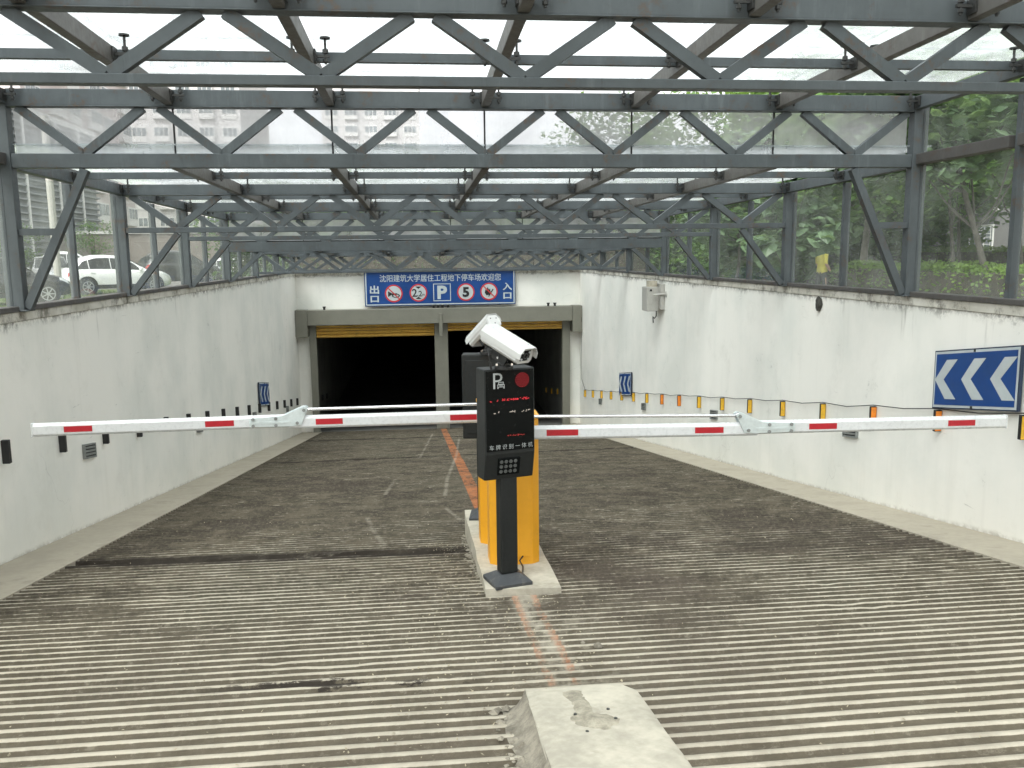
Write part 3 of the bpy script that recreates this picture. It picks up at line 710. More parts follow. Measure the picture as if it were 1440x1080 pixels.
for i in range(N+1):
    y = 2.3+1.62*i/N
    for k in range(5):
        f = k/4; x = .452-(.11+.03*mn.noise(Vector((y*4, 2, 0))))*(1-f)*(1 if i < N else .3); m.v.append((x-.02, y-.27, rz(y-.27)+.001+.075*f*f+.012*mn.noise(Vector((x*20, y*14, 0)))*(1 if k else 0)))
for i in range(N):
    for k in range(4): m.face([i*5+k, i*5+k+1, (i+1)*5+k+1, (i+1)*5+k])
tag(m.build('earth_bank', M['rough'], smooth=True), kind='stuff')
# dry leaf litter and grit lying in the grooves
rnd = random.Random(11); m = MB()
for _ in range(1500):
    r0 = rnd.random()
    if r0 < .35: x, y = rnd.gauss(.15, .35), rnd.uniform(3.0, 6.5)
    elif r0 < .5: x, y = rnd.gauss(.2, .12), rnd.uniform(5.6, 7.6)
    elif r0 < .6: x, y = rnd.gauss(.7, .15), rnd.uniform(4.0, 5.6)
    else: x, y = rnd.uniform(KL, KR), rnd.uniform(2.9, 9.5)
    if not KL < x < KR or (.36 < x < 1. and y < 3.7) or (.38 < x < .95 and 5.6 < y < 8.1): continue
    s = rnd.uniform(.003, .010); a = rnd.uniform(0, 6.3); z = rz(y)+.004+rnd.uniform(0, .006); w = s*rnd.uniform(.3, .8)
    ca, sa = math.cos(a), math.sin(a)
    m.quad((x-ca*s, y-sa*s, z), (x+sa*w, y-ca*w, z+rnd.uniform(0, .006)), (x+ca*s, y+sa*s, z+rnd.uniform(0, .01)), (x-sa*w, y+ca*w, z+rnd.uniform(0, .006)))
tag(m.build('leaf_litter', M['litter']), kind='stuff')
for x, y, s in ((.93, 4.42, .028), (.86, 4.5, .014), (2.3, 5.6, .012)):
    m = MB(); rnd = random.Random(int(x*100)); 
    for i in range(3):
        for k in range(7):
            a = k*2*math.pi/7; q = s*(1, .9, .4)[i]*rnd.uniform(.8, 1.15); m.v.append((x+math.cos(a)*q, y+math.sin(a)*q, rz(y)+(.0, .45, .95)[i]*s*.8))
    for i in range(2):
        for k in range(7): m.face([i*7+k, i*7+(k+1) % 7, (i+1)*7+(k+1) % 7, (i+1)*7+k])
    m.face([14+k for k in range(7)])
    tag(m.build('stone', M['rough'], smooth=True), 'grey stone lying in a groove right of the worn orange line' if s > .02 else ('small stone beside the larger stone by the worn orange line' if x < 1 else 'small stone on the ribs of the right lane'), 'stone')

# ================================================================== BOOM BARRIERS
def barrier(xc, yf, xs, xe, zc, sag, segx, strips, rod, label):
    zb = itop(yf+.15); kk = (yf-.085)/yf
    xs, xe, zc = xs*kk, xe*kk, zc*kk; segx = tuple(v*kk for v in segx); strips = [(a*kk, b*kk) for a, b in strips]; rod = tuple((a*kk, b*kk) for a, b in rod)
    t = thing('boom_barrier', (xc, yf+.15, zb), label, 'barrier', 'orange boom barriers on the island')
    h = -1.15-zb; w, d, c = .375, .31, .055
    poly = [(-w/2+c, 0), (w/2-c, 0), (w/2, c), (w/2, d-c), (w/2-c, d), (-w/2+c, d), (-w/2, d-c), (-w/2, c)]
    m = MB(); m.prism([(xc+a, yf+b) for a, b in poly], 2, zb-.015, -1.205); m.build('cabinet', M['orange'], t, bevel=.006, seg=2)
    m = MB(); m.prism([(xc+a*1.03, yf+(b-d/2)*1.03+d/2) for a, b in poly], 2, -1.203, -1.17); m.build('cabinet_lid', M['orange'], t, bevel=.008, seg=2)
    m = MB(); m.box(xc-w/2+c+.012, xc+w/2-c-.012, yf-.004, yf+.002, zb+.07, -1.45); m.build('door_panel', M['orange'], t, bevel=.002)
    m = MB(); m.disc((xc, yf-.03, zc), .075, 1, .06, 20); m.build('drive_hub', M['graphite'], t)
    yb = yf-.085; sg = 1 if xe > xs else -1
    hh, hd = .05, .024
    prof = [(-hd, -hh+.016), (-hd+.012, -hh), (hd-.012, -hh), (hd, -hh+.016), (hd, hh-.022), (hd-.016, hh), (-hd+.016, hh), (-hd, hh-.022)]
    def piece(a, za, b, zb_, name):
        m = MB(); n = len(prof)
        for x, z in ((a, za), (b, zb_)): m.v += [(x, yb+p, z+q) for p, q in prof]
        m.face(list(range(n))[::-1]); m.face([n+i for i in range(n)])
        for i in range(n): m.face([i, (i+1) % n, n+(i+1) % n, n+i])
        o = m.build(name, M['boom'], t, bevel=.002)
        e = MB(); x0, x1 = sorted((b, b+sg*.012)); e.box(x0, x1, yb-hd-.002, yb+hd+.002, zb_-hh-.002, zb_+hh+.002)
        if name == 'boom_tip': e.build('end_cap', M['boom'], o, bevel=.004)
        return o
    j0, j1 = segx; zj = zc+sag*abs(j0-xs)/abs(xe-xs)*1.4
    A = piece(xs, zc, j0, zj, 'boom_arm'); Bm = piece(j1, zj+.012, xe, zc+sag*.85, 'boom_tip')
    def zat(x): return zc+(zj-zc)*(x-xs)/(j0-xs) if (x-j0)*sg < 0 else zj+.012+(zc+sag*.85-zj-.012)*(x-j1)/(xe-j1)
    for a, b in strips:
        a, b = sorted((a, b)); q = MB(); za, zb2 = zat(a), zat(b)
        q.v += [(a, yb-hd-.002, za-.022), (b, yb-hd-.002, zb2-.022), (b, yb-hd-.002, zb2+.022), (a, yb-hd-.002, za+.022), (a, yb-hd+.003, za-.022), (b, yb-hd+.003, zb2-.022), (b, yb-hd+.003, zb2+.022), (a, yb-hd+.003, za+.022)]
        for f in ((0, 1, 2, 3), (4, 7, 6, 5), (0, 4, 5, 1), (1, 5, 6, 2), (2, 6, 7, 3), (3, 7, 4, 0)): q.face(list(f))
        q.build('reflective_strip', M['red'], A if (a-j0)*sg < 0 else Bm)
    (rx0, rz0), (rx1, rz1) = rod
    m = MB(); m.tube([(rx0, yb, rz0), (rx1, yb, rz1)], .0115, 10); m.disc((rx1, yb, rz1), .022, 1, .03, 12); m.build('tie_rod', M['chrome'], t, smooth=True)
    m = MB(); m.box(rx0-.02, rx0+.02, yb-.015, yf+.01, zc-.02, rz0+.02); m.build('rod_anchor', M['orange'], t)
    for yo in (-hd-.010, hd+.004):          # folding bracket: one plate on each face of the boom
        ya, yb2 = yb+yo, yb+yo+.006; m = MB()
        zt = zat(j1+sg*.25)
        pl = [(rx1-sg*.03, rz1+.012), (rx1-sg*.005, rz1+.028), (rx1+sg*.03, rz1+.02), (j1+sg*.05, zt+.046), (j1+sg*.30, zt+.032), (j1+sg*.30, zt-.036), (j1-sg*.02, zt-.038), (j1-sg*.09, zt-.03)]
        m.prism(pl, 1, ya, yb2); br = m.build('folding_bracket', M['zinc'], t, bevel=.0015)
        q = MB(); q.box(min(j1, j1+sg*.3), max(j1, j1+sg*.3), ya-.004, ya-.0005, zt-.012, zt+.004); q.build('rib', M['zinc'], br)
        for px, pz in ((rx1, rz1), (j1-sg*.06, zt-.012), (j1+sg*.10, zt+.026), (j1+sg*.27, zt+.024), (j1+sg*.10, zt-.027), (j1+sg*.27, zt-.027)):
            q = MB(); q.disc((px, ya-.006, pz), .0125, 1, .012, 8); q.build('bolt', M['lamp_grey'], br)
    return t
barrier(.673, 6.2, .58, 4.52, -1.292, -.045, (2.52, 2.50), ((.91, 1.145), (2.03, 2.25), (2.92, 3.14), (4.04, 4.262)), ((.70, -1.174), (2.37, -1.218)),
        'orange boom barrier nearest the camera with its white arm lowered across the right lane')
barrier(.645, 6.8, .60, -2.92, -1.275, .0, (-1.02, -1.02), ((.227, .438), (-.82, -.612), (-1.656, -1.44), (-2.694, -2.488)), ((.60, -1.176), (-.905, -1.178)),
        'orange boom barrier further from the camera with its white arm lowered across the left lane')

# ================================================================== DISPLAY POSTS AND CAMERAS
def display_post(x, y, rot, label, front=True):
    z0 = itop(y)+.002
    t = thing('display_post', (x, y, z0), label, 'parking display', 'dark display posts on the island', rot)
    def zz(z): return .755+(z-.825)*1.058
    def bd(m, name, mat, par=t, **kw):
        if name not in ('base_plate', 'column'): m.v = [(a*1.06, b, zz(c)) for a, b, c in m.v]
        return m.build(name, mat, par, world=False, **kw)
    m = MB(); m.box(-.136, .136, -.132, .132, 0, .028); b = len(m.v)
    m.v += [(-.133, -.129, .029), (.133, -.129, .029), (.133, .129, .029), (-.133, .129, .029), (-.068, -.055, .075), (.068, -.055, .075), (.068, .055, .075), (-.068, .055, .075)]
    for i in range(4): m.face([b+i, b+(i+1) % 4, b+4+(i+1) % 4, b+4+i])
    m.face([b+4, b+5, b+6, b+7]); bd(m, 'base_plate', M['graphite_light'], bevel=.003)
    m = MB(); m.box(-.062, .062, -.048, .048, .076, .80); bd(m, 'column', M['graphite'], bevel=.008, seg=2)
    m = MB(); w = .17; D0, D1 = -.085, .085
    m.prism([(D0, 1.0), (D0+.038, .825), (D1, .825), (D1, 1.548), (D0, 1.548)], 0, -w, w); bx_ = bd(m, 'display_box', M['graphite'], bevel=.010, seg=3)
    if not front:
        m = MB(); m.box(-.14, .14, D1-.001, D1+.005, .87, 1.50); bd(m, 'rear_door', M['graphite'], bevel=.003)
    m = MB(); m.box(-w+.007, w-.007, D0-.0035, D0+.002, 1.022, 1.537); sc = bd(m, 'screen', M['screen'], bevel=.0015)
    yf = D0-.005; up = (R(90), 0, 0)
    put_text('P', .14, M['printwhite'], sc, (-.088, yf, zz(1.474)), up, fit=(None, .105), bold=-.001, ext=.0008)
    m = MB()                              # little car sign under the bowl of the P
    def fr(cx, cz, ww, h, th):
        m.box(cx-ww/2, cx+ww/2, yf-.001, yf+.001, cz+h/2-th, cz+h/2); m.box(cx-ww/2, cx+ww/2, yf-.001, yf+.001, cz-h/2, cz-h/2+th)
        m.box(cx-ww/2, cx-ww/2+th, yf-.001, yf+.001, cz-h/2+th, cz+h/2-th); m.box(cx+ww/2-th, cx+ww/2, yf-.001, yf+.001, cz-h/2+th, cz+h/2-th)
    fr(-.062, 1.459, .036, .016, .004); fr(-.062, 1.442, .048, .018, .004); m.box(-.073, -.051, yf-.001, yf+.001, 1.440, 1.444)
    m.box(-.086, -.079, yf-.001, yf+.001, 1.424, 1.4325); m.box(-.045, -.038, yf-.001, yf+.001, 1.424, 1.4325)
    bd(m, 'car_symbol', M['printwhite'], sc)
    m = MB()                              # round red LED lamp: rings of dots
    for ring in range(6):
        r = .0088*ring; n = max(1, ring*5)
        for i in range(n):
            a = 2*math.pi*i/n+ring*.3; m.disc((.083+r*math.cos(a), yf-.0005, 1.472+r*math.sin(a)), .0021, 1, .002, 6)
    bd(m, 'stop_lamp', M['led'], sc)
    rnd = random.Random(4); m = MB()
    for cx, n in ((-.125, 3), (-.095, 2), (-.045, 7), (-.02, 6), (.015, 8), (.04, 9), (.06, 4), (.095, 6), (.115, 7)):
        for i in range(n):
            px = cx+rnd.uniform(-.012, .012); pz = 1.352+rnd.uniform(-.006, .006)-(.004 if cx < -.09 else 0); m.box(px-.003, px+.003, yf-.0012, yf+.0008, pz-.0018, pz+.0018)
    bd(m, 'display_row', M['led'], sc)
    m = MB()
    for cx in (-.105, -.075, 0., .018, .034, .085, .108, .128):
        for i in range(3): px, pz = cx+rnd.uniform(-.006, .006), 1.272+rnd.uniform(-.006, .006); m.box(px-.0022, px+.0022, yf-.0012, yf+.0008, pz-.0022, pz+.0022)
    bd(m, 'display_row', M['led_white'], sc)
    m = MB()
    for i in range(24):
        px = rnd.choice((-.01, .01, .03, .06, .085))+rnd.uniform(-.012, .012); pz = 1.118+rnd.uniform(-.004, .004); m.box(px-.0025, px+.0025, yf-.0012, yf+.0008, pz-.0015, pz+.0015)
    bd(m, 'display_row', M['led_dim'], sc)
    put_text('车 牌 识 别 一 体 机', .04, M['printwhite'], sc, (.004, yf, zz(1.047)), up, fit=(.314, .034), bold=-.0004, ext=.0008)
    # fill light set into the slanted lower face
    Mx = Matrix.Translation((0, D0+.0165, .915)) @ Matrix.Rotation(math.atan2(.038, .175), 4, 'X')
    m = MB(); m.box(-.085, .068, -.006, .004, -.058, .06); m.xf(Mx); fl = bd(m, 'fill_light', M['screen'], bevel=.002)
    for r0 in range(3):
        for c0 in range(4):
            m = MB(); m.disc((-.062+c0*.032, -.0075, .035-r0*.034), .0115, 1, .006, 10); m.xf(Mx); bd(m, 'led_lens', M['led_fill'], fl)
    return t
P1 = display_post(.572, 5.80, R(16), 'dark grey display post nearest the camera with red stop lamp on its black screen')
P2 = display_post(.56, 7.74, R(172), 'dark grey display post at the far end of the island, turned away from the camera', front=False)

def surv_camera(loc, d, mount_z, label, cable):
    """white box camera on a black bracket; d is the way it looks; loc the middle of its housing"""
    d = Vector(d).normalized(); base = (loc[0], loc[1], mount_z)
    t = thing('surveillance_camera', base, label, 'security camera', 'white number plate cameras on the display posts')
    x_ = d; y_ = Vector((0, 0, 1)).cross(x_).normalized(); z_ = x_.cross(y_)
    Mx = Matrix(((x_.x, y_.x, z_.x, loc[0]), (x_.y, y_.y, z_.y, loc[1]), (x_.z, y_.z, z_.z, loc[2]), (0, 0, 0, 1)))
    def bd(m, name, mat, par=t, **kw): m.xf(Mx); return m.build(name, mat, par, **kw)
    body = [(-.052, -.058), (.052, -.058), (.072, -.036), (.072, .022), (.048, .058), (-.048, .058), (-.072, .022), (-.072, -.036)]
    m = MB(); m.prism(body, 0, -.19, .165); h = bd(m, 'housing', M['white_plastic'], bevel=.004, seg=2)
    sh = [(-.077, -.012), (-.077, .026), (-.050, .066), (.050, .066), (.077, .026), (.077, -.012), (.0735, -.012), (.0735, .0235), (.0485, .0615), (-.0485, .0615), (-.0735, .0235), (-.0735, -.012)]
    m = MB(); m.prism(sh, 0, -.195, .205); bd(m, 'sunshield', M['white_plastic'])
    m = MB(); m.prism([(a*.98, b*.98-.001) for a, b in body], 0, .164, .172); fr = bd(m, 'front_bezel', M['white_plastic'], bevel=.003)
    m = MB(); m.box(.1715, .176, -.042, .042, -.036, .036); w = bd(m, 'lens_window', M['lens'], bevel=.002)
    m = MB(); m.disc((.178, 0, .0), .021, 0, .008, 16, .015); bd(m, 'lens_ring', M['graphite_light'], w)
    for a, b in ((-.031, .024), (.031, .024), (-.031, -.024), (.031, -.024)):
        m = MB(); m.disc((.178, a, b), .008, 0, .005, 10); bd(m, 'infrared_led', M['headlamp'], w)
    for a, b in ((-.028, .056), (.028, .056)):
        for xx in (-.14, .15):
            m = MB(); m.disc((xx, a, .067), .0045, 2, .004, 8); bd(m, 'screw', M['zinc'])
    m = MB(); m.prism([(a*.9, b*.9) for a, b in body], 0, -.197, -.189); rp = bd(m, 'rear_plate', M['white_plastic'], bevel=.002)
    for a, b in ((-.03, .02), (.03, .02), (0, -.028)):
        m = MB(); m.disc((-.198, a, b), .0055, 0, .004, 8); bd(m, 'screw', M['fixing'], rp)
    m = MB(); m.box(-.11, .05, -.03, .03, -.068, -.051); bd(m, 'cradle', M['black'], bevel=.004)
    # bracket stands upright on the post
    p = Mx @ Vector((-.02, 0, -.062)); bz = mount_z
    m = MB(); m.disc((p.x, p.y, bz+.012), .062, 2, .024, 18); m.disc((p.x, p.y, bz+.034), .045, 2, .02, 18); bk = m.build('bracket_foot', M['black'], t, bevel=.003)
    m = MB(); m.tube([(p.x, p.y, bz+.04), (p.x, p.y, p.z-.02), tuple(p)], [.024, .024, .02], 12); m.disc((p.x, p.y, p.z-.018), .032, 0, .07, 14); m.build('bracket_arm', M['black'], t)
    for sy in (-.036, .036):
        m = MB(); m.prism([(-.075, -.125), (.045, -.125), (.065, -.06), (.05, -.03), (-.09, -.03), (-.10, -.06)], 1, sy-.004, sy+.004); pl = bd(m, 'bracket_plate', M['black'])
        for px, pz in ((-.06, -.05), (.03, -.05), (-.02, -.10)):
            q = MB(); q.disc((px, sy+(.006 if sy > 0 else -.006), pz), .008, 1, .006, 8); bd(q, 'bracket_bolt', M['chrome'], pl)
    for dx in (-.05, .05):
        m = MB(); m.disc((p.x+dx, p.y-.042, bz+.036), .008, 1, .008, 8); m.build('bracket_bolt', M['chrome'], t)
    if cable:
        q = Mx @ Vector((-.17, 0, -.045)); m = MB(); e = (p.x-.085, p.y-.03, bz+.004)
        m.tube([tuple(q), (q.x-.012, q.y-.015, q.z-.05), (e[0]-.012, e[1], (q.z+e[2])/2), (e[0]-.01, e[1], e[2]+.05), e], .0075, 8); m.build('cable', M['black'], t, smooth=True)
ztop1 = itop(5.80)+1.523; ztop2 = itop(7.74)+1.523
surv_camera((.578, 5.66, ztop1+.165), (.56, -.72, -.34), ztop1, 'white security camera on the near display post, lens turned to the right lane', True)
surv_camera((.572, 7.70, ztop2+.20), (-.42, .72, -.56), ztop2, 'white security camera on the far display post, turned away to the left lane', False)
# thin cable from the post foot to the cabinet
m = MB(); zc_ = itop(5.97)
m.tube([(.66, 5.91, zc_+.01), (.70, 5.98, zc_+.008), (.715, 6.08, zc_+.01), (.70, 6.16, zc_+.03), (.73, 6.20, zc_+.05)], .006, 6)
tag(m.build('cable', M['black'], smooth=True), 'short black cable on the island between near display post and orange cabinet', 'cable')

# ================================================================== SIGNS
def main_sign():
    x0, x1, z0, z1 = -1.569, 2.92, -1.485, -.435; cx, cz = (x0+x1)/2, (z0+z1)/2; y = YE-.16
    t = thing('welcome_sign', (cx, y, z0), 'blue rectangular parking sign with white characters and round symbols above the garage doors', 'sign')
    m = MB(); m.box(x0, x1, y, y+.05, z0, z1); pn = m.build('panel', M['signback'], t)
    m = MB(); m.box(x0+.012, x1-.012, y-.004, y-.0005, z0+.012, z1-.004); m.build('face', M['signblue'], t)
    m = MB()
    for a, b, c, d in ((x0+.03, x0+.062, z0+.03, z1-.01), (x1-.062, x1-.03, z0+.03, z1-.01), (x0+.062, x1-.062, z0+.03, z0+.062)): m.box(a, b, y-.008, y-.0045, c, d)
    m.build('border', M['signwhite'], t)
    for x in (cx-.9, cx+.9):
        m = MB(); m.box(x-.03, x+.03, y+.052, YE-.004, z0+.05, z1-.05); m.build('bracket', M['fixing'], t)
    for x in (cx-.22, cx+.22):
        m = MB(); m.box(x-.025, x+.025, y, y+.045, z0-.09, z0-.002); m.build('bracket', M['fixing'], t)
    def X(u): return x0+(u-75)/1270*(x1-x0)
    def Z(v): return z1-(v-50)/308*(z1-z0)
    off = ROOT[t.name]; yy = y-.007
    def L(u, v): return (X(u)-off[0], yy-off[1], Z(v)-off[2])
    put_text('沈阳建筑大学居住工程地下停车场欢迎您', .2, M['signwhite'], t, L(712, 117), fit=(1018*.003535, .215), bold=.0015)
    put_text('出', .25, M['signwhite'], t, L(157, 213), fit=(.27, .245), bold=.006); put_text('口', .25, M['signwhite'], t, L(157, 294), fit=(.245, .19), bold=.008)
    put_text('入', .25, M['signwhite'], t, L(1275, 200), fit=(.28, .23), bold=.006); put_text('口', .25, M['signwhite'], t, L(1275, 282), fit=(.245, .19), bold=.008)
    def roundel(u, v):
        a, c = X(u), Z(v); m = MB(); m.disc((a, yy-.0005, c), .262, 1, .005, 40, .22); rg = m.build('red_ring', M['signred'], t)
        m = MB(); m.disc((a, yy-.0005, c), .2195, 1, .005, 40); m.build('white_disc', M['signwhite'], rg); return rg, a, c
    def bar(par, pts, mat, yo=-.0055, name='symbol'):
        m = MB(); m.prism(pts, 1, yy+yo-.002, yy+yo+.002); return m.build(name, mat, par)
    def slash(par, a, c, r=.215, w=.032):
        d = r*.7071; e = w*.7071/1.0; bar(par, [(a-d-e/2, c+d-e/2), (a-d+e/2, c+d+e/2), (a+d+e/2, c-d+e/2), (a+d-e/2, c-d-e/2)], M['signred'], -.0105, 'slash')
    rg, a, c = roundel(317, 248)              # no horn
    bar(rg, [(a-.17, c+.07), (a-.06, c+.005), (a+.10, c+.005), (a+.10, c-.035), (a-.06, c-.035), (a-.17, c-.10)], M['signblack'])
    m = MB(); m.disc((a+.06, yy-.0055, c-.065), .062, 1, .004, 20, .042); m.v = [(a+.06+(vx-a-.06)*1.9, vy, vz) for vx, vy, vz in m.v]; m.build('symbol', M['signblack'], rg); slash(rg, a, c)
    rg, a, c = roundel(523, 245)              # height limit
    put_text('2', .2, M['signblack'], rg, (a-off[0]-.115, yy-off[1]-.005, c-off[2]+.0), fit=(None, .235), bold=.003); put_text('.', .2, M['signblack'], rg, (a-off[0]-.022, yy-off[1]-.005, c-off[2]-.085), fit=(.03, .03)); put_text('2', .2, M['signblack'], rg, (a-off[0]+.055, yy-off[1]-.005, c-off[2]-.025), fit=(None, .165), bold=.002); put_text('m', .1, M['signblack'], rg, (a-off[0]+.145, yy-off[1]-.005, c-off[2]-.065), fit=(.075, .06))
    bar(rg, [(a-.09, c+.185), (a+.09, c+.185), (a, c+.115)], M['signblack']); bar(rg, [(a-.09, c-.185), (a, c-.115), (a+.09, c-.185)], M['signblack'])
    a, c = X(721), Z(244); h = .26; m = MB()   # P in a square
    for q in ((a-h, a+h, c+h-.022, c+h), (a-h, a+h, c-h, c-h+.022), (a-h, a-h+.022, c-h+.022, c+h-.022), (a+h-.022, a+h, c-h+.022, c+h-.022)): m.box(q[0], q[1], yy-.003, yy+.001, q[2], q[3])
    m.build('square_frame', M['signwhite'], t); put_text('P', .4, M['signwhite'], t, (a-off[0]+.005, yy-off[1], c-off[2]), fit=(.29, .40), bold=.016)
    rg, a, c = roundel(922, 245); put_text('5', .3, M['signblack'], rg, (a-off[0], yy-off[1]-.005, c-off[2]), fit=(.20, .30), bold=.014)
    rg, a, c = roundel(1118, 243)             # no fire
    bar(rg, [(a-.13, c-.03), (a-.10, c+.07), (a-.07, c+.03), (a-.04, c+.14), (a+.0, c+.05), (a+.03, c+.09), (a+.05, c-.02), (a+.0, c-.10), (a-.08, c-.11)], M['signblack'])
    bar(rg, [(a-.03, c-.15), (a+.0, c-.15), (a+.14, c+.06), (a+.11, c+.08)], M['signblack'], -.0095); slash(rg, a, c)
main_sign()

def chevron_sign(side, ya, yb, zu, zd, label, grp):
    """sign on a side wall from ya (near) to yb (far); zu/zd: top and bottom at the near end; tilted with the ramp"""
    x = XR-.045 if side > 0 else XL+.045; s = -side
    t = thing('chevron_sign', (x, (ya+yb)/2, zd), label, 'sign', grp)
    sl = SL*1.04
    def pr(name, mat, pts, d0, d1, par=t):
        m = MB(); a, b = sorted((x+s*d0, x+s*d1)); m.prism([(y, z-sl*(y-ya)) for y, z in pts], 0, a, b); return m.build(name, mat, par)
    L = yb-ya; H = zu-zd
    pr('panel', M['signback'], [(ya, zd), (yb, zd), (yb, zu), (ya, zu)], -.03, 0)
    pr('white_border', M['signwhite'], [(ya+.012, zd+.012), (yb-.012, zd+.012), (yb-.012, zu-.012), (ya+.012, zu-.012)], .0005, .0022)
    pr('face', M['signblue'], [(ya+.035, zd+.035), (yb-.035, zd+.035), (yb-.035, zu-.035), (ya+.035, zu-.035)], .0027, .0045)
    # chevrons point along +Y on the right wall, towards -Y on the left wall
    dr = 1 if side > 0 else -1
    for i in range(3):
        c = ya+L*(.165+.335*i); w = .105; tip = .11
        h = H*.335; zc = (zu+zd)/2
        f = lambda q: c+dr*q
        pr('chevron', M['signwhite'], [(f(-tip-w/2), zc+h), (f(-tip+w), zc+h), (f(tip+w/2), zc), (f(-tip+w), zc-h), (f(-tip-w/2), zc-h), (f(tip-w*.75), zc)], .005, .0068)
    for y in (ya+L*.5,):
        for z in (zu-.02, zd+.02): pr('screw', M['fixing'], [(y-.012, z-.012), (y+.012, z-.012), (y+.012, z+.012), (y-.012, z+.012)], .003, .008)
chevron_sign(1, 6.53, 7.71, -.775, -1.325, 'large blue sign with three white chevrons on the right wall, cut by the edge', 'blue chevron signs')
chevron_sign(1, 19.55, 20.75, -2.735, -3.29, 'small looking blue chevron sign far down the right wall near the doorway', 'blue chevron signs')
chevron_sign(-1, 19.45, 20.68, -2.735, -3.27, 'small looking blue chevron sign far down the left wall near the doorway', 'blue chevron signs')

# ================================================================== WALL REFLECTORS, LAMPS, CABLE, BOX
ORD = ['nearest', 'second', 'third', 'fourth', 'fifth', 'sixth', 'seventh', 'eighth', 'ninth', 'tenth', 'eleventh', 'twelfth', 'thirteenth', 'fourteenth', 'fifteenth', 'sixteenth', 'seventeenth']
rb = MB(); rb.box(-.065, 0, -.02, .02, -.205, 0); rbm = rb.mesh('bracket', M['black'], bevel=.003)
rf = MB(); rf.box(-.064, -.008, -.027, -.0205, -.198, -.008); rfm = {'y': rf.mesh('reflector_face', M['yellow']), 'o': rf.mesh('reflector_face', M['orange_refl'])}
for i in range(17):
    y = 6.46+1.172*i; z = rz(y)+1.088
    kind = 'o' if i in (1, 2, 8, 9) else 'y'
    lab = {'o': 'orange', 'y': 'yellow'}[kind]+' reflector on the right wall, '+ORD[i]+' from the camera in its row'
    if i == 0: lab = 'yellow reflector on the right wall below the large chevron sign, at the right edge'
    t = thing('wall_reflector', (XR, y, z), lab, 'reflector', 'yellow and orange reflectors along the right wall')
    inst('bracket', rbm, t, (0, 0, 0), world=False); inst('reflector_face', rfm[kind], t, (0, 0, 0), world=False)
lb = MB(); lb.box(0, .062, -.022, .022, -.205, 0); lbm = lb.mesh('bracket', M['black'], bevel=.003)
lf = MB(); lf.box(.006, .058, .0225, .027, -.198, -.008); lfm = lf.mesh('reflector_face', M['yellow'])
for i in range(16):
    y = 7.72+1.172*i; z = rz(y)+1.08
    t = thing('wall_reflector', (XL, y, z), 'black backed reflector on the left wall, '+ORD[i]+' from the camera in its row', 'reflector', 'black backed reflectors along the left wall')
    inst('bracket', lbm, t, (0, 0, 0), world=False); inst('reflector_face', lfm, t, (0, 0, 0), world=False)
for i in range(5):
    y = 27.6+1.4*i; zz = rz(min(y, 33))+1.08
    for s, x, me, g_ in ((1, XR, rbm, 'yellow reflectors inside the garage tunnel'), (-1, XL, lbm, 'black backed reflectors inside the garage tunnel')):
        t = thing('wall_reflector', (x, y, zz), ('yellow reflector' if s > 0 else 'black backed reflector')+' on the tunnel wall inside the '+('right' if s > 0 else 'left')+' doorway, '+ORD[i]+' from the door', 'reflector', g_)
        inst('bracket', me, t, (0, 0, 0), world=False); inst('reflector_face', rfm['y'] if s > 0 else lfm, t, (0, 0, 0), world=False)
def wall_lamp(side, y, z, label):
    x = XR if side > 0 else XL; s = -side
    t = thing('wall_lamp', (x, y, z), label, 'wall lamp', 'grey louvred lamps low on the ramp walls')
    def P(name, mat, y0, y1, z0, z1, d0, d1):
        m = MB(); a, b = sorted((x+s*d0, x+s*d1)); m.prism([(y+y0, z+z0-SL*y0), (y+y1, z+z0-SL*y1), (y+y1, z+z1-SL*y1), (y+y0, z+z1-SL*y0)], 0, a, b); m.build(name, mat, t)
    P('back_plate', M['black'], -.15, .15, -.075, .075, .001, .008)
    for q in ((-.16, .16, .062, .08), (-.16, .16, -.08, -.062), (-.16, -.14, -.062, .062), (.14, .16, -.062, .062)): P('frame', M['lamp_grey'], *q, .001, .03)
    for i in range(3): P('louvre', M['lamp_grey'], -.14, .14, -.045+i*.036, -.024+i*.036, .009, .026)
for y, a in ((9.6, 'nearest the camera'), (14.25, 'second from the camera'), (18.9, 'third from the camera'), (23.5, 'furthest down')):
    wall_lamp(-1, y, rz(y)+.83, 'grey louvred lamp low on the left wall, '+a)
for y, a in ((4.7, 'closest, outside the right edge'), (9.31, 'nearest the camera behind the white arm'), (13.93, 'second from the camera'), (18.5, 'third from the camera'), (23.1, 'furthest down')):
    if y > 5: wall_lamp(1, y, rz(y)+.79, 'grey louvred lamp low on the right wall, '+a)
m = MB(); pts = [(XR-.03, YE-.46, -1.9), (XR-.02, YE-.3, -3.4), (XR-.02, 25.9, -3.75)]
for i in range(16, -1, -1):
    y = 6.46+1.172*i; pts.append((XR-.035, y, rz(y)+1.102))
    if i: pts.append((XR-.03, y-.586, rz(y-.586)+1.085-.02*random.random()))
m.tube(pts, .0055, 6); tag(m.build('wall_cable', M['black'], smooth=True), 'thin black cable sagging along the tops of the reflectors on the right wall', 'cable')
t = thing('control_box', (XR-.2, 17.3, -1.2), 'grey metal box on an arm high on the right wall, loose wire below', 'electrical box')
m = MB(); m.box(XR-.33, XR-.08, 17.15, 17.55, -1.17, -.68); b_ = m.build('casing', M['greybox'], t, bevel=.01)
m = MB(); m.box(XR-.31, XR-.20, 17.142, 17.149, -1.02, -.79); m.build('cover', M['greybox'], b_, bevel=.003); m = MB(); m.disc((XR-.25, 17.142, -.745), .022, 1, .014, 10); m.build('knob', M['black'], b_)
m = MB(); m.box(XR-.29, XR-.12, 17.16, 17.36, -.678, -.56); m.build('top_card', M['block'], t)
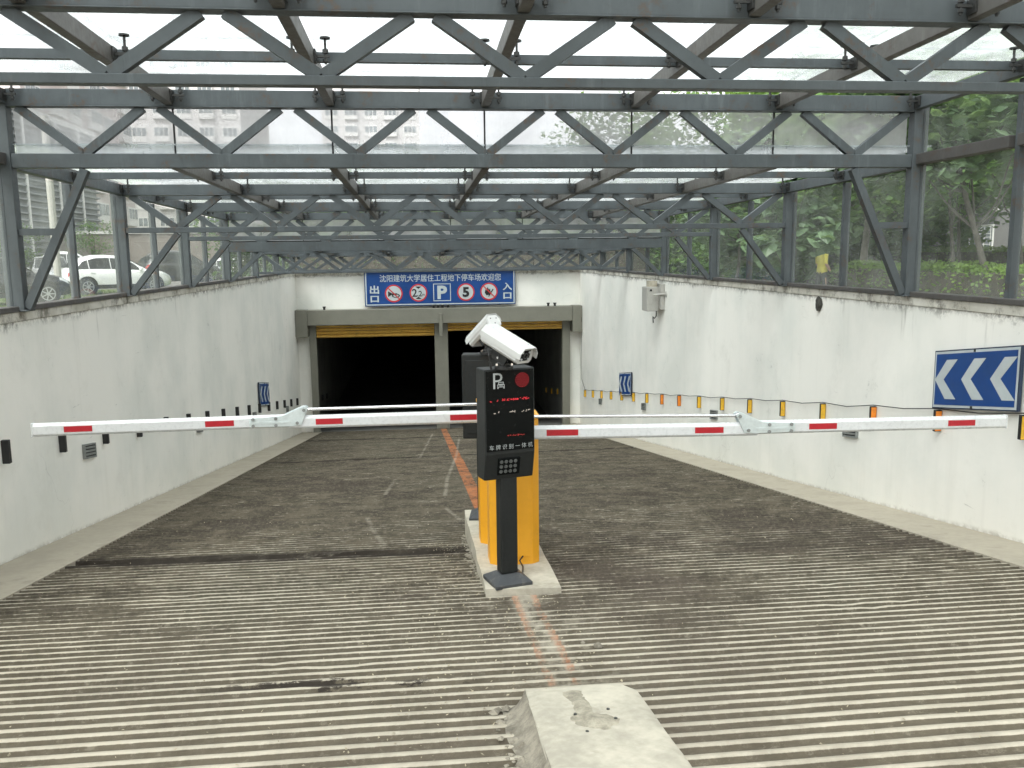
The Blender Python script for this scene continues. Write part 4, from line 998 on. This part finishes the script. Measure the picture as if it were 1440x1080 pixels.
m = MB(); m.box(XR-.079, XR-.002, 17.0, 17.62, -1.13, -.62); m.build('back_board', M['greybox'], t, bevel=.004)
m = MB(); m.tube([(XR-.20, 17.10, -.84), (XR-.05, 16.98, -.82), (XR, 16.9, -.82)], .022, 8); m.disc((XR-.008, 16.9, -.82), .06, 0, .015, 12); m.build('arm', M['greybox'], t)
m = MB(); m.tube([(XR-.12, 17.2, -1.17), (XR-.13, 17.16, -1.27), (XR-.18, 17.12, -1.31), (XR-.21, 17.12, -1.27), (XR-.2, 17.12, -1.40)], .012, 6); m.build('wire', M['black'], t, smooth=True)
# broken dark stub in the plaster
m = MB(); rnd = random.Random(2); n = 10; c = (XR, 10.24, -.645)
for q, d in ((1., .0), (.85, .022), (.45, .034)):
    for k in range(n):
        a = 2*math.pi*k/n; m.v.append((c[0]-d-rnd.uniform(0, .006), c[1]+math.cos(a)*.085*q*rnd.uniform(.75, 1.15), c[2]+math.sin(a)*.095*q*rnd.uniform(.8, 1.2)))
for i in range(2):
    for k in range(n): m.face([i*n+k, i*n+(k+1) % n, (i+1)*n+(k+1) % n, (i+1)*n+k])
m.face([2*n+k for k in range(n)])  # raised dark shape standing in for a ragged hole in the plaster
tag(m.build('wall_blot', plain('dark_blot', (.05, .048, .04), .8, var=.6, sc=30)), 'dark ragged stub sticking out of the right wall just below its top', 'blot')

# ================================================================== BEYOND THE GLASS: LEFT
m = MB(); rnd = random.Random(21)
for _ in range(14000):
    x, y = rnd.uniform(-20, -4.1), rnd.uniform(14, 42); h = rnd.uniform(.05, .14); a = rnd.uniform(0, 6.3); w = .02
    dx, dy = math.cos(a)*w, math.sin(a)*w; b = len(m.v)
    m.v += [(x-dx, y-dy, ZG), (x+dx, y+dy, ZG), (x+rnd.uniform(-.04, .04), y+rnd.uniform(-.04, .04), ZG+h)]; m.face([b, b+1, b+2])
tag(m.build('lawn', M['grass']), kind='stuff')
m = MB(); m.quad((-60, 8, ZG+.004), (-4.0, 8, ZG+.004), (-4.0, 44, ZG+.004), (-60, 44, ZG+.004)); tag(m.build('lawn_ground', plain('lawn_soil', (.075, .10, .035), .95, var=.35, sc=3, bump=.3)), kind='structure')
m = MB(); m.quad((-60, 44.1, ZG+.004), (-4.0, 44.1, ZG+.004), (-4.0, 62, ZG+.004), (-60, 62, ZG+.004)); tag(m.build('car_park', M['asphalt']), kind='structure')

def lerp(a, b, t): return a+(b-a)*t
def car(loc, rot, paint, label, suv=True, cladding=False):
    t = thing('parked_car', loc, label, 'car', 'cars parked left of the ramp', rot)
    H = 1.62 if suv else 1.45; k = H/1.62
    #        t     zb   belt   top   w    wt
    ST = [(.00, .42, .70, .72, .62, .50), (.06, .34, .84, .90, .78, .60), (.20, .30, .98, 1.05, .85, .66), (.42, .27, 1.03, 1.27, .875, .60), (.80, .26, 1.01, 1.50, .885, .58),
          (1.2, .25, 1.0, 1.61, .89, .60), (1.7, .25, .985, 1.62, .89, .60), (2.25, .25, .97, 1.575, .89, .595), (2.7, .25, .96, 1.36, .89, .64), (3.22, .25, .95, 1.03, .885, .72),
          (3.6, .26, .93, .985, .88, .70), (3.95, .27, .85, .90, .86, .66), (4.15, .30, .74, .78, .80, .60), (4.28, .36, .60, .62, .64, .5)]
    ST = [(a, b, c*(1 if suv else .92), d*(k if d > 1.1 else (1 if suv else .93)), e, f) for a, b, c, d, e, f in ST]
    def sec(s):
        for i in range(len(ST)-1):
            if s <= ST[i+1][0]: f = (s-ST[i][0])/(ST[i+1][0]-ST[i][0]); return [lerp(p, q, f) for p, q in zip(ST[i], ST[i+1])]
        return list(ST[-1])
    def ring(s):
        _, zb, zl, zt, w, wt = sec(s); hm = (zb+zl)/2
        return [(0, zb), (w*.86, zb), (w*.97, zb+.10), (w, hm), (w*.985, zl-.08), (w*.945, zl), (wt+.03, zt-.07), (wt*.86, zt-.012), (0, zt+.012)]
    ss = []
    for i in range(len(ST)-1):
        n = 2
        for j in range(n): ss.append(lerp(ST[i][0], ST[i+1][0], j/n))
    ss.append(ST[-1][0])
    m = MB(); nr = 0
    for s in ss:
        r = ring(s); full = [(y, z) for y, z in r]+[(-y, z) for y, z in r[-2:0:-1]]; nr = len(full)
        m.v += [(s-2.14, y, z) for y, z in full]
    for i in range(len(ss)-1):
        for j in range(nr): m.face([i*nr+j, i*nr+(j+1) % nr, (i+1)*nr+(j+1) % nr, (i+1)*nr+j])
    m.face(list(range(nr))); m.face([(len(ss)-1)*nr+j for j in range(nr)][::-1])
    def bd(m, name, mat, par=t, **kw): return m.build(name, mat, par, world=False, **kw)
    body = bd(m, 'body', paint, smooth=True)
    def patch(name, mat, s0, s1, pa, pb, side, par=body, n=8, ina=.1, inb=.9, off=.006, sk=(0., 0.)):
        m = MB()
        for i in range(n+1):
            for q in (0, 1):
                s = lerp(s0+sk[0]*q, s1+sk[1]*q, i/n); r = ring(s); a, b = r[pa], r[pb]; f = inb if q else ina
                y, z = lerp(a[0], b[0], f), lerp(a[1], b[1], f); m.v.append((s-2.14, (y+off)*side, z+off*.4))
        for i in range(n): m.face([2*i, 2*i+1, 2*i+3, 2*i+2])
        return bd(m, name, mat, par, smooth=True)
    for sd_ in (1, -1):
        patch('side_window', M['car_glass'], 1.78, 3.0, 5, 6, sd_, sk=(0, -.32)); patch('side_window', M['car_glass'], .93, 1.75, 5, 6, sd_); patch('side_window', M['car_glass'], .40, .90, 5, 6, sd_, sk=(.30, 0), n=4)
        patch('headlight', M['headlamp'], 3.86, 4.16, 4, 5, sd_, ina=-.2, inb=.9, n=4); patch('tail_light', M['taillamp'], .04, .34, 4, 5, sd_, ina=-.6, inb=1., n=4)
        for s in (2.02, 1.02):
            h = MB(); r = ring(s); h.box(s-2.14-.08, s-2.14+.08, min(sd_*r[4][0], sd_*(r[4][0]+.025)), max(sd_*r[4][0], sd_*(r[4][0]+.025)), r[4][1]-.03, r[4][1]+.0); bd(h, 'door_handle', paint, bevel=.006)
        h = MB(); r = ring(2.95); h.box(.72, .86, min(sd_*.86, sd_*1.04), max(sd_*.86, sd_*1.04), r[5][1]+.0, r[5][1]+.14); bd(h, 'mirror', paint, bevel=.03, seg=2)
        cl = MB(); 
        for i in range(9):
            s = lerp(.75, 3.55, i/8); r = ring(s); cl.v += [(s-2.14, sd_*(r[2][0]+.012), r[1][1]-.01), (s-2.14, sd_*(r[2][0]+.03), r[2][1]+.06)]
        for i in range(8): cl.face([2*i, 2*i+1, 2*i+3, 2*i+2])
        bd(cl, 'sill', M['black'])
    def across(name, mat, s0, s1, pt, wf, dz, n=6):
        m = MB()
        for i in range(n+1):
            s = lerp(s0, s1, i/n); r = ring(s)
            for q in (-1, -.6, 0, .6, 1): m.v.append((s-2.14+dz[0], q*wf*r[6][0], lerp(r[8][1], r[6][1]+.055, abs(q)**3)+dz[1]))
        for i in range(n):
            for j in range(4): m.face([i*5+j, i*5+j+1, (i+1)*5+j+1, (i+1)*5+j])
        return bd(m, name, mat, body, smooth=True)
    across('windscreen', M['car_glass'], 2.34, 3.14, 6, .93, (.004, .010)); across('rear_window', M['car_glass'], .26, .52, 6, .86, (-.014, .010))
    m = MB(); m.box(-2.16, -2.13, -.22, .22, .55, .68); bd(m, 'number_plate', M['signblue'], body); m = MB(); m.box(2.10, 2.145, -.5, .5, .42, .58); bd(m, 'grille', M['black'], body, bevel=.02)
    for s in (.80, 3.47):
        for sd_ in (1, -1):
            y0 = .885*sd_; a = MB(); a.disc((s-2.14, y0*.93, .37), .395, 1, .16, 26); bd(a, 'wheel_arch', M['black'])
            w = MB(); w.disc((s-2.14, y0*.925, .335), .335, 1, .21, 26); wh = bd(w, 'wheel', M['tyre'], bevel=.03, seg=2)
            q = MB(); yo = y0*.925+sd_*.107; q.disc((s-2.14, yo, .335), .225, 1, .012, 24, .195); q.disc((s-2.14, yo, .335), .055, 1, .014, 12)
            for i in range(7):
                an = i*2*math.pi/7; q.bar((s-2.14, yo, .335), (s-2.14+math.cos(an)*.2, yo, .335+math.sin(an)*.2), .035, .012, (0, 1, 0))
            bd(q, 'rim', M['rim'], wh)
    return t
G = ZG+.004
car((-12.75, 38.6, G), R(36), M['car_white'], 'white crossover parked side on behind the left glass, wholly in view')
c_ = car((-18.6, 50.0, G), R(25), M['car_white'], 'white car parked behind the white crossover, only its roof and window showing')
c_.scale = (1, 1, 1.16)
car((-17.3, 43.6, G), R(-66), M['car_silver'], 'silver car left of the white crossover, showing its front')
car((-13.75, 30.3, G), R(33), M['car_black'], 'black car closest to the left glass at the left edge', suv=True)
car((-18.5, 36.5, G), R(35), M['car_dark'], 'dark grey car behind the black car at the left edge', suv=False)
c_ = car((-12.4, 47.5, G), R(37), M['car_dark'], 'dark car parked beyond the front of the white crossover')
c_.scale = (1, 1, 1.15)
car((-9.9, 50, G), R(20), M['car_white'], 'white car seen low through the furthest left panes', suv=False)
# grey louvred building, apartments, towers, boundary wall
def bx_thing(name, label, cat, x0, x1, y0, y1, z1, mat, group=None):
    t = thing(name, ((x0+x1)/2, (y0+y1)/2, ZG), label, cat, group); m = MB(); m.box(x0, x1, y0, y1, ZG-.02, z1); m.build('wall', mat, t); return t
t = bx_thing('louvred_building', 'grey building clad in horizontal louvres with white downpipes, behind the parked cars on the left', 'building', -40, -24, 38, 70, 9.0, M['b_louvre'])
sl = MB(); sl.prism([(0, 0), (.30, .06), (.30, .14), (0, .24)], 1, -16, 16); slm = sl.mesh('louvre', M['b_louvre'])
for i in range(22): inst('louvre', slm, t, (-24, 54, -.2+i*.42))
for y in (41, 46.5, 52, 57.5, 62.5, 66.5):
    m = MB(); m.tube([(-23.72, y, ZG), (-23.72, y, 9.1)], .10, 8); m.build('downpipe', M['b_white'], t)
m = MB(); m.box(-24.0, -23.7, 38, 70, 9.0, 9.35); m.build('parapet', M['b_white'], t)
def apartment(x0, x1, y0, y1, z1, mat, label, face, floors, bays, first=3.0, wmat='win_dark'):
    t = bx_thing('apartment_building', label, 'building', x0, x1, y0, y1, z1, mat, 'apartment blocks in the distance on the left')
    fh = (z1-first)/floors
    L = (y1-y0) if face == 'x' else (x1-x0); bw = L/bays
    w = MB(); w.box(-.5, .06, -bw*.33, bw*.33, -fh*.36, fh*.30); wm = w.mesh('bay_window', M['b_white'])
    p = MB()
    for q in (-.21, 0, .21): p.box(.062, .09, bw*q-bw*.085, bw*q+bw*.085, -fh*.10, fh*.25)
    pm = p.mesh('pane', M[wmat])
    for f in range(floors):
        for b in range(bays):
            z = first+(f+.5)*fh
            loc, rot = ((x1+.35*(b % 2), y0+(b+.5)*bw, z), (0, 0, 0)) if face == 'x' else ((x0+(b+.5)*bw, y0-.35*(b % 2), z), (0, 0, -R(90)))
            o = inst('window', wm, t, loc, rot); q = bpy.data.objects.new('pane', pm); COL.objects.link(q); q.parent = o
    m = MB(); m.box(x0-.3, x1+.3, y0-.3, y1+.3, z1, z1+.9); m.build('roof', M['b_white'], t)
    return t
apartment(-52, -30, 73, 99, 40, M['b_pink'], 'pale pink apartment block with white bay windows, closest on the left', 'x', 13, 6, wmat='win_pale')
apartment(-36, -22, 118, 140, 34, M['b_beige'], 'hazy pale apartment tower right of the pink apartment block', 'y', 11, 5, wmat='win_pale')
apartment(-15, 1, 150, 170, 30, M['b_beige'], 'hazy pale apartment tower straight beyond the canopy', 'y', 10, 5, wmat='win_pale')
t = thing('boundary_wall', (-16, 60, ZG), 'low brown grey wall running behind the parked cars on the left', 'wall'); m = MB(); m.box(-23.5, -8, 59.8, 60.2, ZG-.02, 1.6); m.build('wall', M['b_brown'], t); m = MB(); m.box(-23.5, -8, 59.7, 60.3, 1.602, 1.8); m.build('cap', M['b_beige'], t)
t = thing('lamp_post', (-13.4, 33.4, ZG), 'pale thin post standing beside the silver car on the left', 'post'); m = MB(); m.tube([(-13.4, 34.4, ZG), (-13.4, 34.4, 5.2)], .13, 10); m.build('pole', M['greybox'], t); m = MB(); m.tube([(-13.4, 33.4, ZG), (-13.4, 33.4, ZG+.15)], .2, 10); m.build('foot', M['b_beige'], t)

# ================================================================== BEYOND THE GLASS: RIGHT
def bldg_right():
    t = bx_thing('grey_building', 'dark grey rendered building with white silled windows behind the hedges on the right', 'building', 27.0, 42, 18, 58, 18, M['b_grey'])
    for y, z0 in ((39.6, -.33), (33.2, -.33), (26.8, -.33), (46.0, -.33), (39.6, 2.9), (33.2, 2.9), (46.0, 2.9), (52.0, 2.9), (52.0, -.33)):
        w, h = 1.8, 1.48
        m = MB()
        for q in ((y-w/2, y-w/2+.06, z0, z0+h), (y+w/2-.06, y+w/2, z0, z0+h), (y-w/2+.06, y+w/2-.06, z0, z0+.06), (y-w/2+.06, y+w/2-.06, z0+h-.06, z0+h), (y-.03, y+.03, z0+.06, z0+h-.06)): m.box(26.940, 27.020, *q)
        f = m.build('window', M['b_white'], t)
        m = MB(); m.box(26.970, 26.998, y-w/2+.06, y+w/2-.06, z0+.06, z0+h-.06); m.build('pane', M['win_pale'], f)
        m = MB()
        for i in range(9): m.box(26.840, 26.860, y-w/2+.0, y-.05, z0+.05+i*.165, z0+.075+i*.165)
        for yy in (y-w/2, y-w/4, y-.07): m.box(26.820, 26.839, yy, yy+.02, z0, z0+h)
        m.build('window_grille', M['b_white'], f)
        m = MB(); m.box(26.800, 27.020, y-w/2-.22, y+w/2+.22, z0-.14, z0-.005); m.build('sill', M['b_white'], t)
        m = MB(); m.box(26.450, 27.000, y-w/2-.25, y+w/2+.25, z0+h+.55, z0+h+.80); m.build('canopy', M['b_white'], t)
bldg_right()

def tree(x, y, h, cz, rx, rz_, n, ls, mat, label, seed, trunk=.09, bark='bark', lean=(0, 0), group='trees right of the ramp', clumps=26, name='tree', flat=.5):
    rnd = random.Random(seed); t = thing(name, (x, y, ZG), label, 'tree', group)
    m = MB(); top = Vector((x+lean[0], y+lean[1], cz)); b0 = Vector((x, y, ZG-.05)); pts = []; rs = []
    for i in range(7):
        f = i/6; p = b0.lerp(top, f); p.x += .10*math.sin(f*5+seed); p.y += .08*math.cos(f*4+seed*2); pts.append(p); rs.append(trunk*(1.15-.75*f))
    m.tube(pts, rs, 8)
    cs = []
    for i in range(clumps):
        a = rnd.uniform(0, 6.28); u = rnd.uniform(-.85, 1); r = math.sqrt(max(0, 1-u*u*.8))*rnd.uniform(.35, 1.)
        c = Vector((top.x+math.cos(a)*rx*r, top.y+math.sin(a)*rx*r, cz+u*rz_)); cs.append((c, rnd.uniform(.22, .42)*rx))
        if i % 2 == 0:
            s0 = pts[rnd.choice((3, 4, 5))]; md = s0.lerp(c, .5)+Vector((0, 0, .15)); md2 = s0.lerp(c, .25)+Vector((rnd.uniform(-.12, .12), rnd.uniform(-.12, .12), -.05)); m.tube([s0, md2, md+Vector((rnd.uniform(-.15, .15), rnd.uniform(-.15, .15), 0)), c], [trunk*.36, trunk*.26, trunk*.17, trunk*.06], 5)
    m.build('trunk', M[bark], t, smooth=True)
    q = MB()
    for i in range(n):
        c, r = rnd.choice(cs); d = Vector((rnd.gauss(0, 1), rnd.gauss(0, 1), rnd.gauss(0, .75))).normalized()*r*rnd.random()**.45; p = c+d
        nrm = Vector((rnd.gauss(0, flat), rnd.gauss(0, flat), 1)).normalized(); a = nrm.cross(Vector((rnd.gauss(0, 1), rnd.gauss(0, 1), .1))).normalized(); b = nrm.cross(a); s = ls*rnd.uniform(.6, 1.25)
        w_ = .36*s
        if ls < .255: q.quad(p-a*s*.5, p-b*w_-nrm*s*.08, p+a*s*.5-nrm*s*.12, p+b*w_-nrm*s*.08)
        else:
            e = len(q.v); q.v += [tuple(v) for v in (p-a*s*.42, p+a*s*.08+nrm*s*.06, p+a*s*.55-nrm*s*.16, p-a*s*.22+b*w_-nrm*s*.05, p+a*s*.16+b*w_*.9-nrm*s*.07, p-a*s*.22-b*w_-nrm*s*.05, p+a*s*.16-b*w_*.9-nrm*s*.07)]
            q.face([e, e+1, e+4, e+3]); q.face([e+1, e+2, e+4]); q.face([e, e+5, e+6, e+1]); q.face([e+1, e+6, e+2])
    q.build('crown', M[mat], t)
    return t
def hedge(x0, x1, y0, y1, h, n, seed, label, mat='leaf_hedge'):
    rnd = random.Random(seed); t = thing('hedge', ((x0+x1)/2, (y0+y1)/2, ZG), label, 'hedge', 'clipped green hedges')
    c = MB(); c.box(x0+.12, x1-.12, y0+.12, y1-.12, ZG-.02, ZG+h-.12); c.build('inner_twigs', M['bark_dark'], t)
    q = MB()
    for _ in range(n):
        x, y = rnd.uniform(x0, x1), rnd.uniform(y0, y1); bump = .10*mn.noise(Vector((x*1.3, y*1.3, seed)))
        if rnd.random() < .5: z = ZG+h+bump+rnd.uniform(-.12, .03)
        else:
            z = ZG+rnd.uniform(.0, h)+bump*.5
            if rnd.random() < .7: x = x0+rnd.uniform(-.05, .08) if rnd.random() < .75 else x1+rnd.uniform(-.08, .05)
            else: y = y0+rnd.uniform(-.05, .1)
        s = rnd.uniform(.04, .09); a = Vector((rnd.gauss(0, 1), rnd.gauss(0, 1), rnd.gauss(0, 1))).normalized(); b = a.orthogonal().normalized(); p = Vector((x, y, z))
        q.quad(p-a*s*.5, p-b*s*.35, p+a*s*.5, p+b*s*.35)
    q.build('foliage', M[mat], t)
hedge(8.6, 10.0, 5, 17.4, 1.2, 11000, 1, 'low bright hedge just beyond the right glass')
hedge(15.2, 16.8, 14, 42, 1.5, 12000, 2, 'taller clipped hedge behind the low bright hedge on the right')
hedge(22, 23.2, 30, 52, 1.5, 6000, 3, 'hedge in front of the grey building and behind the taller clipped hedge')
tree(13.4, 20.9, 8, 2.7, 2.8, 1.7, 3600, .22, 'leaf_mid', 'slender pale trunked tree in front of the grey building window', 1, .05, 'bark', (.2, .3), clumps=30)
tree(14.4, 22.0, 8, 3.0, 3.0, 1.7, 3400, .22, 'leaf_mid', 'dark trunked leaning tree right of the slender pale trunk', 2, .05, 'bark_dark', (.35, .3), clumps=28)
tree(9.9, 18.4, 7, 3.0, 2.2, 1.9, 4200, .22, 'leaf_mid', 'forked grey trunk tree behind the near right brace', 3, .09, 'bark', (.3, .4), clumps=24)
tree(13.6, 25.5, 8, 2.6, 3.4, 2.9, 9000, .22, 'leaf_dark', 'dark bushy tree left of the forked grey trunk', 4, .10, 'bark_dark', clumps=44)
tree(8.1, 21.6, 5, 1.15, 1.6, 1.5, 2300, .34, 'leaf_big', 'broad pale leaved young tree behind the second right bay', 5, .05, 'bark', clumps=26, flat=.35)
tree(7.1, 16.2, 5, .75, 1.0, 1.0, 700, .32, 'leaf_big', 'small broad leaved sapling close to the right glass', 6, .035, 'bark', clumps=14, flat=.45)
tree(9.3, 13.3, 7, 2.15, 2.1, 1.0, 4200, .26, 'leaf_big', 'broad pale leaves overhanging the near right roof edge', 7, .06, 'bark', (-.4, .6), clumps=30, flat=.45)
tree(16.5, 32, 9, 3.6, 4.6, 4.2, 13000, .26, 'leaf_dark', 'large dark tree filling the middle right panes', 8, .15, 'bark_dark', clumps=60)
tree(11.0, 31.5, 8, 2.5, 3.2, 3.3, 9000, .24, 'leaf_mid', 'dark tree behind the broad pale leaved young tree', 9, .11, 'bark_dark', clumps=44)
tree(8.6, 37, 8, 2.4, 3.2, 3.3, 8000, .24, 'leaf_dark', 'green tree behind the far right corner of the canopy', 10, .11, 'bark_dark', clumps=40)
tree(17.5, 15.5, 10, 5.6, 3.8, 3.2, 7000, .26, 'leaf_mid', 'tall tree near the right edge with crown above the mid rail', 17, .11, 'bark_dark', clumps=36)
tree(21.5, 44, 11, 4.4, 5.2, 4.8, 12000, .32, 'leaf_mid', 'tall green tree in front of the far end of the grey building', 18, .17, 'bark_dark', clumps=48)
tree(20.5, 26.5, 10, 5.0, 3.8, 3.6, 9000, .26, 'leaf_mid', 'leafy tree close to the front of the grey building', 19, .11, 'bark_dark', clumps=44)
tree(12.4, 17.0, 8, 2.6, 2.0, 1.3, 2600, .22, 'leaf_mid', 'thin stemmed tree spreading over the low bright hedge', 20, .05, 'bark_dark', clumps=24)
tree(17.6, 21.5, 8, 3.6, 2.6, 2.2, 4200, .24, 'leaf_dark', 'dark tree over the taller clipped hedge', 21, .08, 'bark_dark', clumps=30)
tree(12.5, 29.0, 5, .9, 2.6, 2.2, 6500, .22, 'leaf_mid', 'rounded leafy shrub beyond the walking person', 22, .07, 'bark_dark', clumps=36, name='shrub')
tree(16.0, 27.5, 5, 1.2, 2.6, 2.3, 6500, .22, 'leaf_mid', 'rounded leafy shrub right of the walking person', 23, .07, 'bark_dark', clumps=36, name='shrub')
tree(10.2, 26.2, 5, 1.0, 2.0, 1.9, 4500, .22, 'leaf_dark', 'dark rounded shrub left of the walking person', 24, .06, 'bark_dark', clumps=32, name='shrub')
for i, (x, y, r) in enumerate(((-1.8, 36, 3.0), (2.2, 37.5, 3.2), (6.0, 36, 3.0), (10.2, 41, 3.4), (-6.3, 41, 2.8), (14.5, 44, 3.4))):
    tree(x, y, 6, .6, r+.3, 2.7, 12000, .25, 'leaf_mid' if i == 1 else 'leaf_dark', ['dark tree beyond the left half of the end wall', 'green tree straight beyond the welcome sign', 'dark tree beyond the right half of the end wall', 'green tree beyond the right end corner',
         'dark tree beyond the left end corner', 'green tree furthest right beyond the end wall'][i], 30+i, .12, 'bark_dark', group='trees beyond the end wall', clumps=46)
hedge(-4.5, 8.5, 31.5, 32.8, 2.1, 16000, 9, 'tall dark hedge across the ground beyond the end wall', 'leaf_hedge_dark')
for i, (x, y) in enumerate(((-21.5, 50), (-19.5, 56))):
    tree(x, y, 4, .9, 1.5, 1.1, 1600, .14, 'leaf_dark', ['dark bush left of the parked cars', 'dark bush further back among the parked cars'][i], 50+i, .06, 'bark_dark', group='bushes by the car park', clumps=16, name='bush')

# person walking between the hedges
def person():
    V = [(0, 0, .93), (0, 0, 1.10), (0, .01, 1.30), (0, .02, 1.44), (0, .0, 1.52), (0, -.01, 1.60), (0, -.01, 1.70),
         (-.09, 0, .90), (-.10, -.05, .50), (-.10, -.02, .10), (-.10, -.15, .04), (.09, 0, .90), (.10, .08, .50), (.10, .18, .12), (.10, .06, .05),
         (-.17, .02, 1.41), (-.22, .05, 1.15), (-.20, -.10, .95), (.17, .02, 1.41), (.22, .0, 1.15), (.20, -.12, .97)]
    E = [(0, 1), (1, 2), (2, 3), (3, 4), (4, 5), (5, 6), (0, 7), (7, 8), (8, 9), (9, 10), (0, 11), (11, 12), (12, 13), (13, 14), (3, 15), (15, 16), (16, 17), (3, 18), (18, 19), (19, 20)]
    Rd = [.14, .13, .15, .11, .055, .085, .08, .095, .065, .045, .04, .095, .065, .045, .04, .065, .045, .032, .065, .045, .032]
    me = bpy.data.meshes.new('body'); me.from_pydata(V, E, []); o = bpy.data.objects.new('body', me); COL.objects.link(o)
    sk = o.modifiers.new('s', 'SKIN'); o.modifiers.new('u', 'SUBSURF').levels = 2
    for v, r in zip(me.skin_vertices[0].data, Rd): v.radius = (r, r*.8)
    me.skin_vertices[0].data[0].use_root = True
    bm_ = bpy.data.meshes.new_from_object(o.evaluated_get(bpy.context.evaluated_depsgraph_get())); bpy.data.objects.remove(o); bm_.name = 'body'
    bm_.materials.clear()
    for m_ in (M['shirt'], M['trousers'], M['skin']): bm_.materials.append(m_)
    for p in bm_.polygons:
        p.use_smooth = True; c = p.center
        p.material_index = 2 if c.z > 1.48 or (abs(c.x) > .15 and c.z < 1.14) else (0 if c.z > .92 else 1)
    t = thing('person', (10.15, 21.1, ZG), 'person in a yellow top and dark trousers walking behind the hedge on the right', 'person', rot=R(100))
    b = inst('body', bm_, t, (0, 0, 0), world=False)
    h = MB()
    for i in range(5):
        for k in range(10):
            a = 2*math.pi*k/10; f = i/4*math.pi/2; h.v.append((math.cos(a)*.098*math.cos(f), .012+math.sin(a)*.105*math.cos(f), 1.655+.135*math.sin(f)))
    for i in range(4):
        for k in range(10): h.face([i*10+k, i*10+(k+1) % 10, (i+1)*10+(k+1) % 10, (i+1)*10+k])
    h.build('hair', M['hair'], t, world=False, smooth=True)
person()
